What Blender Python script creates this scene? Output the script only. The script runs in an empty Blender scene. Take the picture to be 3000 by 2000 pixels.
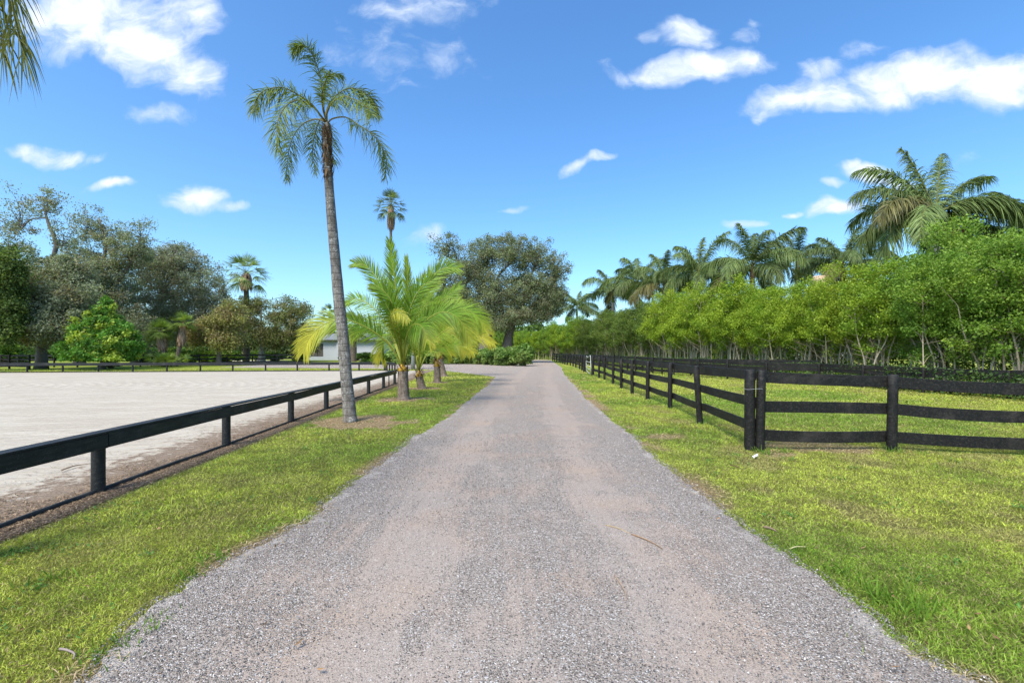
import bpy, math, random
import numpy as np
from math import radians, pi
SC = bpy.context.scene
C = SC.collection
random.seed(7); RNG = np.random.default_rng(7)

# ------------------------------------------------------------------ camera
FPX, HOR, CH = 1333.0, 1029.0, 1.65          # focal length in photo pixels, horizon row, eye height
cd = bpy.data.cameras.new('camera'); cam = bpy.data.objects.new('camera', cd); C.objects.link(cam)
cam.location = (0, 0, CH); cam.rotation_euler = (pi/2, 0, 0)
cd.sensor_width = 36; cd.lens = 36*FPX/3000; cd.shift_y = (HOR-1000)/3000.0
cd.clip_start = .05; cd.clip_end = 5000
SC.camera = cam
# ------------------------------------------------------------------ exposure
SC.view_settings.view_transform = 'Standard'; SC.view_settings.look = 'None'
SC.view_settings.gamma = 1; SC.view_settings.use_curve_mapping = False
SC.view_settings.exposure = 0.95
SC.cycles.max_bounces = 6; SC.cycles.transparent_max_bounces = 4
SC.cycles.diffuse_bounces = 3; SC.cycles.glossy_bounces = 2; SC.cycles.transmission_bounces = 3
# ------------------------------------------------------------------ sun
SUN_V = np.array([-0.38, -0.62, 1.0]); SUN_V /= np.linalg.norm(SUN_V)   # towards the sun
SUN_EL = math.asin(SUN_V[2]); SUN_AZ = math.atan2(SUN_V[0], SUN_V[1])
sd = bpy.data.lights.new('sun', 'SUN'); sd.energy = 2.9; sd.angle = radians(22); sd.color = (1, .93, .82)
so = bpy.data.objects.new('sun', sd); C.objects.link(so); so.location = (-30, -20, 60)
from mathutils import Vector
so.rotation_euler = Vector(SUN_V).to_track_quat('Z', 'Y').to_euler()
# ------------------------------------------------------------------ node helper
class G:
    def __init__(s, nt): s.nt = nt; s.n = nt.nodes; s.l = nt.links; s.n.clear()
    def node(s, typ, _set=None, **inp):
        n = s.n.new(typ)
        for k, v in (_set or {}).items(): setattr(n, k, v)
        for k, v in inp.items():
            key = int(k[1:]) if (k[0] == 'i' and k[1:].isdigit()) else k.replace('_', ' ')
            s.put(n.inputs[key], v)
        return n
    def put(s, sock, v):
        if isinstance(v, bpy.types.NodeSocket): s.l.new(v, sock)
        elif isinstance(v, bpy.types.Node): s.l.new(v.outputs[0], sock)
        else:
            if isinstance(v, (tuple, list)) and len(v) == 3 and sock.type == 'RGBA': v = (*v, 1)
            sock.default_value = v
    def m(s, op, a, b=0.0, c=0.0, clamp=False):
        return s.node('ShaderNodeMath', dict(operation=op, use_clamp=clamp), i0=a, i1=b, i2=c).outputs[0]
    def mix(s, f, a, b, mode='MIX'):
        n = s.node('ShaderNodeMix', dict(data_type='RGBA', blend_type=mode))
        s.put(n.inputs[0], f); s.put(n.inputs[6], a); s.put(n.inputs[7], b)
        return n.outputs[2]
    def ss(s, v, a, b, lo=0.0, hi=1.0):
        n = s.node('ShaderNodeMapRange', dict(interpolation_type='SMOOTHSTEP'))
        for i, x in enumerate((v, a, b, lo, hi)): s.put(n.inputs[i], x)
        return n.outputs[0]
    def noise(s, vec, scale, detail=3, rough=.55, dist=0):
        n = s.node('ShaderNodeTexNoise', Scale=scale, Detail=detail, Roughness=rough, Distortion=dist)
        if vec is not None: s.put(n.inputs['Vector'], vec)
        return n
    def vor(s, vec, scale, feature='F1'):
        n = s.node('ShaderNodeTexVoronoi', dict(feature=feature), Scale=scale)
        if vec is not None: s.put(n.inputs['Vector'], vec)
        return n
    def scale(s, vec, v):
        return s.node('ShaderNodeVectorMath', dict(operation='MULTIPLY'), i0=vec, i1=v).outputs[0]
# ------------------------------------------------------------------ world: sky with clouds by direction
w = bpy.data.worlds.new('World'); SC.world = w; w.use_nodes = True
g = G(w.node_tree)
sky = g.node('ShaderNodeTexSky', dict(sky_type='NISHITA', sun_disc=False, sun_elevation=SUN_EL, sun_rotation=SUN_AZ,
             air_density=1.0, dust_density=1.6, ozone_density=1.5, altitude=0))
tc = g.node('ShaderNodeTexCoord')
sep = g.node('ShaderNodeSeparateXYZ', i0=tc.outputs['Generated'])
yy = g.m('MAXIMUM', sep.outputs[1], 0.02)
u = g.m('DIVIDE', sep.outputs[0], yy); v = g.m('DIVIDE', sep.outputs[2], yy)
uv = g.node('ShaderNodeCombineXYZ', X=u, Y=v).outputs[0]
wn = g.noise(uv, 5.0, 4, .55)
off = g.node('ShaderNodeVectorMath', dict(operation='SUBTRACT'), i0=wn.outputs['Color'], i1=(.5, .5, .5)).outputs[0]
off = g.scale(off, (.15, .10, 0))
uvd = g.node('ShaderNodeVectorMath', dict(operation='ADD'), i0=uv, i1=off).outputs[0]
CL = [(270,30,250,125,0,1.1),(430,130,190,100,-35,1.15),(545,215,110,75,-25,1.1),(540,40,120,110,-30,.9),(180,120,200,60,0,.55),(470,330,95,32,0,.5),(700,210,60,20,0,.0),
      (110,445,100,38,-6,1.0),(180,455,55,28,0,.9),(250,462,60,18,20,.4),(312,545,75,20,7,1.0),(565,572,120,42,5,1.05),(520,590,80,25,0,.9),(690,598,60,18,-8,.7),
      (1270,15,190,60,0,.48),(1190,40,100,50,0,.32),(1420,0,130,30,10,.35),(1240,695,80,30,20,.55),
      (2000,105,75,50,-10,.9),(1930,108,60,18,-10,.5),(2060,190,190,55,4,1.1),(1980,215,120,40,0,1.0),(2140,175,110,45,0,1.0),(1820,205,80,25,-25,.5),(2160,95,50,30,0,.4),(1790,190,30,12,0,.4),
      (2300,290,140,55,20,1.0),(2430,275,170,60,0,1.1),(2600,250,150,70,5,1.15),(2750,225,190,85,0,1.2),(2920,240,200,85,0,1.2),(2240,340,60,28,35,.8),(2420,205,80,32,0,.6),
      (1690,480,70,20,25,.95),(1750,452,70,14,8,.85),(2560,505,95,30,-4,1.1),(2500,490,30,18,0,.9),(2620,520,70,26,0,1.0),(2448,538,44,17,0,1.0),(2450,615,85,32,4,1.05),(2500,605,60,24,0,.8),
      (2318,630,45,11,6,.8),(2195,662,42,15,0,.8),(1525,608,60,8,0,.4),(2180,48,40,16,0,.35),(2550,150,50,22,0,.35),(500,735,90,34,0,.9),(2810,470,50,25,40,.4),(1130,150,200,90,0,.25)]
acc = None
for (px, py, rx, ry, ang, amp) in CL:
    if amp <= 0: continue
    mp = g.node('ShaderNodeMapping', dict(vector_type='TEXTURE'), Vector=uvd)
    mp.inputs['Location'].default_value = ((px-1500)/FPX, (HOR-py)/FPX, 0)
    mp.inputs['Rotation'].default_value = (0, 0, radians(ang))
    mp.inputs['Scale'].default_value = (1.12*rx/FPX, 1.12*ry/FPX, 1)
    ln = g.node('ShaderNodeVectorMath', dict(operation='DOT_PRODUCT'), i0=mp, i1=mp).outputs['Value']
    f = g.m('MULTIPLY_ADD', ln, -amp, amp)
    acc = f if acc is None else g.m('SMOOTH_MAX', acc, f, .12)
st = g.scale(uvd, (1, 1.5, 1))
fb = g.noise(st, 10.0, 8, .6, .3).outputs['Fac']
fb2 = g.noise(st, 3.2, 3, .5).outputs['Fac']
d = g.m('MULTIPLY_ADD', g.m('SUBTRACT', fb, .5), 2.3, acc)
cov = g.ss(d, .0, 1.25)
# shading of the cloud mass: creamier where thick
thick = g.ss(d, .5, 1.5)
ccol = g.mix(thick, (3.5, 4.0, 4.8), (4.7, 4.85, 5.1))
gate = g.ss(sep.outputs[1], .05, .2); gate = g.m('MULTIPLY', gate, g.ss(sep.outputs[2], 0, .03))
cov = g.m('MULTIPLY', cov, gate)
hs = g.node('ShaderNodeHueSaturation', Hue=.5, Saturation=1.20, Value=1.0, Color=sky)
tint = g.mix(1.0, hs, (.80, 1.02, 1.15), 'MULTIPLY')
col = g.mix(cov, tint, ccol)
bg = g.node('ShaderNodeBackground', Color=col, Strength=.130)
g.node('ShaderNodeOutputWorld', Surface=bg)

# ------------------------------------------------------------------ numpy noise
_H = np.random.default_rng(3).random((256, 256))
def vnoise(x, y):
    xi = np.floor(x).astype(int); yi = np.floor(y).astype(int); fx = x-xi; fy = y-yi
    fx = fx*fx*(3-2*fx); fy = fy*fy*(3-2*fy); a = xi & 255; b = (xi+1) & 255; c = yi & 255; d = (yi+1) & 255
    return (_H[a, c]*(1-fx)+_H[b, c]*fx)*(1-fy)+(_H[a, d]*(1-fx)+_H[b, d]*fx)*fy
def fbm(x, y, s, o=4):
    r = 0; t = 0; am = 1
    for i in range(o):
        r = r+am*vnoise(x*s+17.3*i, y*s+9.1*i); t += am; am *= .55; s *= 2.03
    return r/t
def sstep(x, a, b):
    t = np.clip((x-a)/(b-a), 0, 1); return t*t*(3-2*t)
# ------------------------------------------------------------------ placing and building
def at(px, py, Y): return np.array([(px-1500)/FPX*Y, Y, CH+(HOR-py)/FPX*Y])
def gnd(px, py):
    Y = FPX*CH/(py-HOR); return np.array([(px-1500)/FPX*Y, Y, 0.0])
def norm(a): return a/np.maximum(np.linalg.norm(a, axis=-1, keepdims=True), 1e-9)
class MB:
    def __init__(s): s.v = []; s.f = []; s.c = []; s.n = 0
    def add(s, v, f, c=(.5, .5, .5)):
        v = np.asarray(v, float).reshape(-1, 3); c = np.asarray(c, float)
        if c.ndim == 1: c = np.broadcast_to(c, v.shape)
        s.v.append(v); s.f.append(np.asarray(f).reshape(-1, 4)+s.n); s.c.append(c); s.n += len(v)
    def tube(s, P, R, sides=8, col=(.5, .5, .5), cap=True, wob=0.0):
        P = np.asarray(P, float); R = np.asarray(R, float)*np.ones(len(P))
        a = np.arange(sides)/sides*2*pi
        s.sweep(P, np.stack([np.cos(a), np.sin(a)], 1), R, col, cap, wob)
    def sweep(s, P, sec, R=None, col=(.5, .5, .5), cap=True, wob=0.0, up=(0, 0, 1)):
        P = np.asarray(P, float); M = len(P); S = len(sec); R = np.ones(M) if R is None else R
        T = norm(np.gradient(P, axis=0)); U = np.array(up, float)
        if np.abs(T @ U).mean() > .85: U = np.array([0, 1.0, 0])
        side = norm(np.cross(T, U)); n = np.cross(side, T)
        if cap:
            P = np.concatenate([P[:1], P, P[-1:]]); side = np.concatenate([side[:1], side, side[-1:]])
            n = np.concatenate([n[:1], n, n[-1:]]); R = np.concatenate([[0], R, [0]]); M += 2
        rr = R[:, None]*np.ones((1, S))
        if wob: rr = rr*(1+wob*(RNG.random((M, S))-.5)*2)
        V = P[:, None]+side[:, None]*(sec[:, 0]*rr)[..., None]+n[:, None]*(sec[:, 1]*rr)[..., None]
        i = np.arange(M-1)[:, None]*S; j = np.arange(S)[None]; k = (j+1) % S
        F = np.stack([i+j, i+k, i+S+k, i+S+j], -1)
        s.add(V, F, col)
    def plank(s, p0, p1, h, t, col=(.5, .5, .5), sag=0.0, n=9, seed=0):
        x = np.linspace(0, 1, n)[:, None]; P = np.asarray(p0)*(1-x)+np.asarray(p1)*x
        P[:, 2] -= sag*4*(x*(1-x))[:, 0]
        c = min(h, t)*.12; H, W = h/2, t/2
        sec = np.array([[W-c, H], [-W+c, H], [-W, H-c], [-W, -H+c], [-W+c, -H], [W-c, -H], [W, -H+c], [W, H-c]])
        s.sweep(P, sec, None, col)
    def box(s, a, b, col=(.5, .5, .5)):
        (x0, y0, z0), (x1, y1, z1) = a, b
        V = [(x0, y0, z0), (x1, y0, z0), (x1, y1, z0), (x0, y1, z0), (x0, y0, z1), (x1, y0, z1), (x1, y1, z1), (x0, y1, z1)]
        s.add(V, [(0, 3, 2, 1), (4, 5, 6, 7), (0, 1, 5, 4), (1, 2, 6, 5), (2, 3, 7, 6), (3, 0, 4, 7)], col)
    def ribbons(s, Cn, W, D, col):            # Cn (N,K,3) centre lines, W (N,K) half widths, D (N,3) or (N,K,3) side dirs, col (N,3)
        N, K = W.shape
        if D.ndim == 2: D = D[:, None]
        V = np.stack([Cn-D*W[..., None], Cn+D*W[..., None]], 2).reshape(-1, 3)
        b = (np.arange(N)*K*2)[:, None]; k = (np.arange(K-1)*2)[None]; o = b+k
        F = np.stack([o, o+1, o+3, o+2], -1)
        if col.ndim == 3: cc = np.repeat(col, 2, 1).reshape(-1, 3)
        else: cc = np.repeat(col, K*2, 0)
        s.add(V, F, cc)
    def leaves(s, P, D, S, L, Wd, col, fold=.25):       # rhombic leaves
        N = len(P); Nn = np.cross(D, S)
        L = np.broadcast_to(L, N)[:, None]; Wd = np.broadcast_to(Wd, N)[:, None]
        mid = P+D*L*.45-Nn*L*fold*.3
        V = np.stack([P, mid+S*Wd*.5, P+D*L-Nn*L*fold, mid-S*Wd*.5], 1).reshape(-1, 3)
        F = (np.arange(N)*4)[:, None]+np.arange(4)[None]
        s.add(V, F, np.repeat(col, 4, 0))
    def mesh(s, name, m, org=(0, 0, 0), smooth=True):
        v = np.concatenate(s.v)-np.asarray(org, float); f = np.concatenate(s.f); c = np.concatenate(s.c)
        me = bpy.data.meshes.new(name)
        me.vertices.add(len(v)); me.vertices.foreach_set('co', v.astype(np.float32).ravel())
        me.loops.add(f.size); me.loops.foreach_set('vertex_index', f.astype(np.int32).ravel())
        me.polygons.add(len(f)); me.polygons.foreach_set('loop_start', (np.arange(len(f))*4).astype(np.int32))
        try: me.polygons.foreach_set('loop_total', np.full(len(f), 4, np.int32))
        except Exception: pass
        me.polygons.foreach_set('use_smooth', np.full(len(f), bool(smooth)))
        at_ = me.attributes.new('Col', 'FLOAT_COLOR', 'POINT')
        at_.data.foreach_set('color', np.concatenate([c, np.ones((len(c), 1))], 1).astype(np.float32).ravel())
        me.update(calc_edges=True); me.materials.append(m)
        return me
    def build(s, name, m, parent=None, smooth=True):
        org = parent['_o'] if parent is not None else (0, 0, 0)
        o = bpy.data.objects.new(name, s.mesh(name, m, org, smooth)); C.objects.link(o)
        if parent is not None: o.parent = parent
        return o
def thing(name, label, cat, loc=(0, 0, 0), group=None):
    o = bpy.data.objects.new(name, None); C.objects.link(o); o.location = [float(x) for x in loc]
    o['_o'] = [float(x) for x in loc]; o['label'] = label; o['category'] = cat; o.empty_display_size = .3
    if group: o['group'] = group
    return o
def tag(o, label, cat, group=None, kind=None):
    o['label'] = label; o['category'] = cat
    if group: o['group'] = group
    if kind: o['kind'] = kind
    return o
def dup(root, loc, rz, sc, label, group=None):
    r = root.copy(); C.objects.link(r); r.location = loc; r.rotation_euler = (0, 0, rz)
    r.scale = sc if isinstance(sc, (tuple, list)) else (sc, sc, sc)
    r['label'] = label
    if group: r['group'] = group
    for ch in list(root.children):
        c = ch.copy(); C.objects.link(c); c.parent = r
        for gr in list(ch.children):
            d = gr.copy(); C.objects.link(d); d.parent = c
    return r
def crom(P, n):
    P = np.asarray(P, float); Q = np.concatenate([2*P[:1]-P[1:2], P, 2*P[-1:]-P[-2:-1]])
    t = np.linspace(0, len(P)-1-1e-6, n); i = t.astype(int); f = (t-i)[:, None]
    a, b, c, d = Q[i], Q[i+1], Q[i+2], Q[i+3]
    return .5*((2*b)+(-a+c)*f+(2*a-5*b+4*c-d)*f**2+(-a+3*b-3*c+d)*f**3)
# ------------------------------------------------------------------ materials
def newmat(name):
    m = bpy.data.materials.new(name); m.use_nodes = True; return m, G(m.node_tree)
def out(g, sh, disp=None):
    o = g.node('ShaderNodeOutputMaterial', Surface=sh)
def pbsdf(g, col, rough=.7, spec=.3, normal=None):
    n = g.node('ShaderNodeBsdfPrincipled', Base_Color=col, Roughness=rough)
    n.inputs['Specular IOR Level'].default_value = spec
    if normal is not None: g.put(n.inputs['Normal'], normal)
    return n
def bump(g, h, dist, strength=1.0):
    return g.node('ShaderNodeBump', Strength=strength, Distance=dist, Height=h).outputs[0]
def leafmat(name, tr=.3, rough=.5, spec=.35, gain=1.0):
    m, g = newmat(name); a = g.node('ShaderNodeAttribute', dict(attribute_name='Col')).outputs['Color']
    p = pbsdf(g, a, rough, spec)
    tcol = g.mix(1.0, a, (1.25*gain, 1.35*gain, .7*gain), 'MULTIPLY')
    t = g.node('ShaderNodeBsdfTranslucent', Color=tcol)
    mx = g.node('ShaderNodeMixShader'); g.put(mx.inputs[0], tr); g.put(mx.inputs[1], p.outputs[0]); g.put(mx.inputs[2], t.outputs[0])
    out(g, mx); return m
M_leaf = leafmat('leaf', .36, .55, .2); M_frond = leafmat('palm_frond', .25, .5, .2); M_grass = leafmat('grass_blade', .3, .6, .25)
M_dry = leafmat('dry_leaf', .1, .8, .1)
def vcolmat(name, rough=.8, spec=.2, nscale=0, namp=.3, bd=0):
    m, g = newmat(name); a = g.node('ShaderNodeAttribute', dict(attribute_name='Col')).outputs['Color']
    tc = g.node('ShaderNodeTexCoord').outputs['Object']; nm = None
    if nscale:
        n = g.noise(tc, nscale, 5, .65).outputs['Fac']
        a = g.mix(1.0, a, g.node('ShaderNodeCombineColor', i0=g.m('MULTIPLY_ADD', n, 2*namp, 1-namp), i1=g.m('MULTIPLY_ADD', n, 2*namp, 1-namp), i2=g.m('MULTIPLY_ADD', n, 2*namp, 1-namp)), 'MULTIPLY')
        if bd: nm = bump(g, n, bd)
    out(g, pbsdf(g, a, rough, spec, nm)); return m
M_stone = vcolmat('pebble', .8, .3)
M_bark = vcolmat('bark', .9, .15, 9, .5, .03)
M_twig = vcolmat('twig', .85, .2, 40, .35, .004)
# black painted timber
def timber(name, base, hi, sc):
    m, g = newmat(name); tc = g.node('ShaderNodeTexCoord').outputs['Object']
    n1 = g.noise(tc, 2.2, 4, .6).outputs['Fac']; n2 = g.noise(g.scale(tc, sc), 30, 4, .7).outputs['Fac']; n3 = g.noise(tc, 55, 3, .7).outputs['Fac']
    c = g.mix(g.ss(n2, .42, .8), base, hi); c = g.mix(g.ss(n1, .5, .8, 0, .45), c, tuple(1.9*x for x in hi))
    c = g.mix(g.ss(n3, .62, .72, 0, .6), c, (.16, .15, .14))
    r = g.m('MULTIPLY_ADD', n1, .35, .38)
    h = g.m('ADD', g.m('MULTIPLY', n2, .6), g.m('MULTIPLY', n3, .4))
    out(g, pbsdf(g, c, r, .22, bump(g, h, .006))); return m
M_black = timber('black_fence_paint', (.009, .0085, .008), (.042, .037, .032), (1, .15, 1))
M_char = timber('charcoal_fence_paint', (.016, .018, .019), (.048, .046, .043), (1, .12, 1))
# palm trunk with rings and lichen
def palmtrunk(name, base, dark, lich, ring=9.0, lamt=.62):
    m, g = newmat(name); tc = g.node('ShaderNodeTexCoord').outputs['Object']
    sp = g.node('ShaderNodeSeparateXYZ', i0=tc)
    n1 = g.noise(tc, 5, 6, .7).outputs['Fac']; n2 = g.noise(g.scale(tc, (1, 1, .35)), 14, 5, .75).outputs['Fac']; n3 = g.noise(tc, 34, 3, .7).outputs['Fac']
    zz = g.m('MULTIPLY_ADD', n1, .12, sp.outputs[2])
    rg = g.m('SINE', g.m('MULTIPLY', zz, ring*2*pi)); rg = g.ss(rg, .72, 1.0)
    c = g.mix(g.ss(n2, .35, .68), dark, base); c = g.mix(g.m('MULTIPLY', rg, .55), c, dark)
    c = g.mix(g.m('MULTIPLY', g.ss(n3, .5, .62), g.ss(n1, .48, .6, 0, lamt)), c, lich)
    h = g.m('ADD', g.m('MULTIPLY', rg, -.7), g.m('ADD', n2, g.m('MULTIPLY', n3, .4)))
    out(g, pbsdf(g, c, .9, .15, bump(g, h, .012))); return m
M_qtrunk = palmtrunk('queen_palm_bark', (.25, .225, .195), (.10, .088, .075), (.48, .465, .43), 6.0, .9)
M_ctrunk = palmtrunk('coconut_bark', (.30, .24, .19), (.12, .085, .065), (.36, .31, .26), 14.0, .5)
M_ptrunk = palmtrunk('fan_palm_bark', (.24, .19, .15), (.09, .065, .05), (.32, .29, .26), 8.0, .3)
M_husk = vcolmat('palm_husk', .8, .2, 25, .5, .01)

# ------------------------------------------------------------------ layout tables
R2 = [(205,1568),(310,1430),(470,1325),(560,1268),(620,1245),(700,1200),(735,1176),(770,1140),(830,1095),(870,1070),(905,1045),(940,1010),(985,985),(1030,960),(1065,930),(1095,903),(1120,886)]
ledge = [gnd(a*1.2755, b*1.2755)[:2] for a, b in R2]
ledge = [(-2.35, -3), (-2.2, 1.2)]+[tuple(p) for p in ledge]+[(-1.08, 28.9), (-3.07, 33.3), (-5.8, 38.6), (-8.6, 41.5), (-14, 44), (-30, 46.5), (-30, 57.0), (2.2, 57.3), (3.6, 80), (1.0, 90), (-1.0, 91)]
redge = [(1614,1055),(1630,1066),(1646,1077),(1653,1096),(1672,1118),(1697,1141)]+[(a*1.2755, b*1.2755) for a, b in [(1345,915),(1400,960),(1450,1000),(1500,1050),(1560,1100),(1600,1133),(1640,1160),(1700,1210),(1760,1245),(1800,1270),(1850,1310),(1920,1365),(2000,1420),(2080,1480),(2160,1530),(2240,1568)]]
redge = [tuple(gnd(a, b)[:2]) for a, b in redge][::-1]
redge = [(2.3, -3), (2.3, 1.2)]+redge+[(5.5, 89), (1.0, 91)]
LY = np.array([p[1] for p in ledge]); LX = np.array([p[0] for p in ledge]); RY = np.array([p[1] for p in redge]); RX = np.array([p[0] for p in redge])
o = np.argsort(RY); RY = RY[o]; RX = RX[o]; o = np.argsort(LY); LY = LY[o]; LX = LX[o]
def edge_l(y): return np.interp(y, LY, LX)+(fbm(y, y*0+3.3, 1.6, 4)-.5)*.13+(fbm(y, y*0+8.3, 9, 3)-.5)*.12
def edge_r(y): return np.interp(y, RY, RX)+(fbm(y, y*0+13.3, 1.6, 4)-.5)*.13+(fbm(y, y*0+18.3, 9, 3)-.5)*.12
def fenx(y): return -4.81-.060*(y-5.29)             # line of the low arena fence
def far_y(x): return 34.9+(x+39.3)*(38.6-34.9)/(39.3-10.7)
PALM_B = [(-3.79, 10.68, 1.05), (-3.72, 15.6, .85), (-4.0, 20.2, .7), (-3.95, 24.0, .6), (-4.45, 29.7, .6)]
def patches(x, y):                                   # dry straw rings round palm feet and along the edges
    dry = np.zeros_like(x)
    for (a, b, r) in PALM_B:
        d = np.hypot((x-a)/1.15, y-b)/r+(fbm(x, y, 2.2, 3)-.5)*1.5
        dry = np.maximum(dry, sstep(-d, -1.15, -.75))
    el = np.abs(x-np.interp(y, RY, RX)); er = np.abs(x-np.interp(y, LY, LX)); n = fbm(x+31, y, .9, 3)
    dry = np.maximum(dry, sstep(-el, -.50, -.08)*sstep(n, .38, .54)*(y < 30))
    dry = np.maximum(dry, sstep(-er, -.32, -.05)*sstep(n, .44, .60)*(y < 28))
    fl = x-fenx(y); dry = np.maximum(dry, sstep(-np.abs(fl-.22), -.22, -.08)*(y < 28)*.9)
    for (a, b, r) in [(4.9, 7.9, .55), (5.5, 7.75, .45), (5.25, 8.6, .4), (2.95, 8.8, .3), (4.3, 7.3, .25)]:
        d = np.hypot((x-a)/1.3, y-b)/r+(fbm(x, y, 3, 3)-.5)*1.2
        dry = np.maximum(dry, .8*sstep(-d, -1.1, -.6))
    return dry
def grass_tone(x, y):
    a = fbm(x, y, .55, 4); b = fbm(x+50, y+20, 1.7, 3); c = fbm(x+9, y+70, .16, 2)
    return a, b, c
def grass_col(x, y, k=1.0):
    a, b, c = grass_tone(x, y)
    G1 = np.array([.225, .325, .042]); G2 = np.array([.400, .440, .070]); BR = np.array([.36, .30, .13]); ST = np.array([.42, .31, .175])
    t = sstep(a*.6+c*.4, .36, .62)[:, None]; col = G1*(1-t)+G2*t; e_ = fbm(x+3, y+11, 5.0, 3)[:, None]; col = col*(.80+.40*sstep(e_, .3, .7))
    br = (sstep(b, .54, .72)*.6*sstep(a, .35, .6)*np.where(x > 1.5, 1.0, .5))[:, None]; col = col*(1-br)+BR*br
    dry = patches(x, y)[:, None]; col = col*(1-dry)+ST*dry
    return col*k, dry[:, 0]
# ------------------------------------------------------------------ ground
def geo(a, b, n):
    return np.sign(b)*np.geomspace(abs(a), abs(b), n)
gx = np.concatenate([geo(9.2, -700, 34)[::-1], np.arange(-9, 14, .11), geo(14.2, 700, 34)])
gy = np.concatenate([[-300, -120, -50, -20, -8, -3], np.arange(0, 20, .11), np.arange(20, 45, .3), geo(45.3, 900, 50)])
X, Yg = np.meshgrid(gx, gy); xs = X.ravel(); ys = Yg.ravel()
col, dry = grass_col(xs, ys, .80)
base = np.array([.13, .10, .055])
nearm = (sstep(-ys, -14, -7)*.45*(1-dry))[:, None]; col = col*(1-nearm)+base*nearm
dirt = (sstep(-(xs-fenx(ys)), -.30, -.05)*(xs > fenx(ys)-1.5)*(ys < 30))[:, None]; col = col*(1-dirt)+np.array([.27, .21, .165])*dirt
nx, ny = len(gx), len(gy); i = np.arange(ny-1)[:, None]*nx; j = np.arange(nx-1)[None]
F = np.stack([i+j, i+j+1, i+nx+j+1, i+nx+j], -1)
mb = MB(); mb.add(np.stack([xs, ys, xs*0], 1), F, col)
m, g = newmat('lawn'); a = g.node('ShaderNodeAttribute', dict(attribute_name='Col')).outputs['Color']
tc = g.node('ShaderNodeTexCoord').outputs['Object']
n1 = g.noise(tc, 90, 4, .7).outputs['Fac']; n2 = g.noise(tc, 14, 5, .65).outputs['Fac']; n3 = g.noise(tc, 1.1, 5, .6).outputs['Fac']
c = g.mix(g.ss(n1, .3, .72), g.mix(1.0, a, (.42, .42, .42), 'MULTIPLY'), g.mix(1.0, a, (1.35, 1.3, 1.3), 'MULTIPLY'))
c = g.mix(g.ss(n2, .5, .75, 0, .5), c, g.mix(1.0, a, (.62, .75, .7), 'MULTIPLY')); c = g.mix(g.ss(n3, .55, .8, 0, .35), c, g.mix(1.0, a, (1.25, 1.0, .9), 'MULTIPLY'))
out(g, pbsdf(g, c, .95, .1, bump(g, g.m('ADD', n1, n2), .03)))
tag(mb.build('ground', m), 'mown green and yellow lawn either side of the gravel drive', 'ground', kind='structure')
# ------------------------------------------------------------------ gravel drive
yr = np.concatenate([np.arange(-3, 1.5, .25), np.arange(1.5, 12, .035), np.arange(12, 30, .12), np.arange(30, 91, .5)])
K = 30; t = np.linspace(0, 1, K)[None]
xl, xr = edge_l(yr)[:, None], edge_r(yr)[:, None]
X = xl*(1-t)+xr*t; lat = np.minimum(X-xl, xr-X); cx = np.interp(yr, RY, RX)[:, None]-2.1
latc = X-cx
Z = .012+.03*np.exp(-(latc/.7)**2)*0.8+.018*(fbm(X, yr[:, None]+0*X, .8, 3)-.5)*2+np.minimum(lat, .35)*.03
tr = np.maximum(np.exp(-((latc+.95)/.34)**2), np.exp(-((latc-.9)/.36)**2))*np.ones_like(X)
edge = sstep(-lat, -.55, -.1)
cc = np.stack([tr, edge, np.exp(-(latc/.35)**2)], -1).reshape(-1, 3)
V = np.stack([X, yr[:, None]+0*X, Z], -1)
i = np.arange(len(yr)-1)[:, None]*K; j = np.arange(K-1)[None]
mb = MB(); mb.add(V, np.stack([i+j, i+j+1, i+K+j+1, i+K+j], -1), cc)
m, g = newmat('gravel_surface'); a = g.node('ShaderNodeAttribute', dict(attribute_name='Col')).outputs['Color']
sp = g.node('ShaderNodeSeparateColor', i0=a); track, edg, cen = sp.outputs[0], sp.outputs[1], sp.outputs[2]
tc = g.node('ShaderNodeTexCoord').outputs['Object']
big = g.noise(tc, .55, 5, .6, .4).outputs['Fac']; mid = g.noise(tc, 2.6, 5, .65, .6).outputs['Fac']; hue = g.noise(tc, .9, 4, .55).outputs['Fac']
strk = g.noise(g.scale(tc, (1, .10, 1)), 4.5, 5, .65, .3).outputs['Fac']
def stones(scale):
    vr = g.vor(tc, scale); s_ = g.node('ShaderNodeSeparateColor', i0=vr.outputs['Color']); return vr.outputs['Distance'], s_.outputs[0], s_.outputs[1]
d1, r1, q1 = stones(135); d2, r2, q2 = stones(70); d3, r3, q3 = stones(230)
dusty = g.m('MULTIPLY_ADD', track, .50, .40); dusty = g.m('MULTIPLY_ADD', edg, -.40, dusty)
dusty = g.m('ADD', dusty, g.m('MULTIPLY', g.m('SUBTRACT', mid, .5), 1.3)); dusty = g.m('ADD', dusty, g.m('MULTIPLY', g.m('SUBTRACT', big, .5), 1.0)); dusty = g.m('ADD', dusty, g.m('MULTIPLY', g.m('SUBTRACT', strk, .5), .9)); strk2 = g.noise(g.scale(tc, (1, .035, 1)), 16, 4, .6, .4).outputs['Fac']; dusty = g.m('ADD', dusty, g.m('MULTIPLY', g.m('SUBTRACT', strk2, .5), .9)); dusty = g.ss(dusty, .15, .85)
dust = g.mix(g.ss(hue, .42, .66), (.325, .272, .230), (.350, .272, .214)); dust = g.mix(g.ss(q3, .1, .9), g.mix(1.0, dust, (.72, .72, .73), 'MULTIPLY'), g.mix(1.0, dust, (1.18, 1.18, 1.18), 'MULTIPLY'))
loose = g.mix(g.ss(r1, .05, .62), (.125, .106, .092), (.34, .293, .252)); loose = g.mix(g.ss(r1, .88, .92), loose, (.62, .58, .54))
loose = g.mix(g.m('MULTIPLY', g.ss(r2, .90, .93), g.ss(d2, .55, .4)), loose, (.64, .60, .56))
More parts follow.
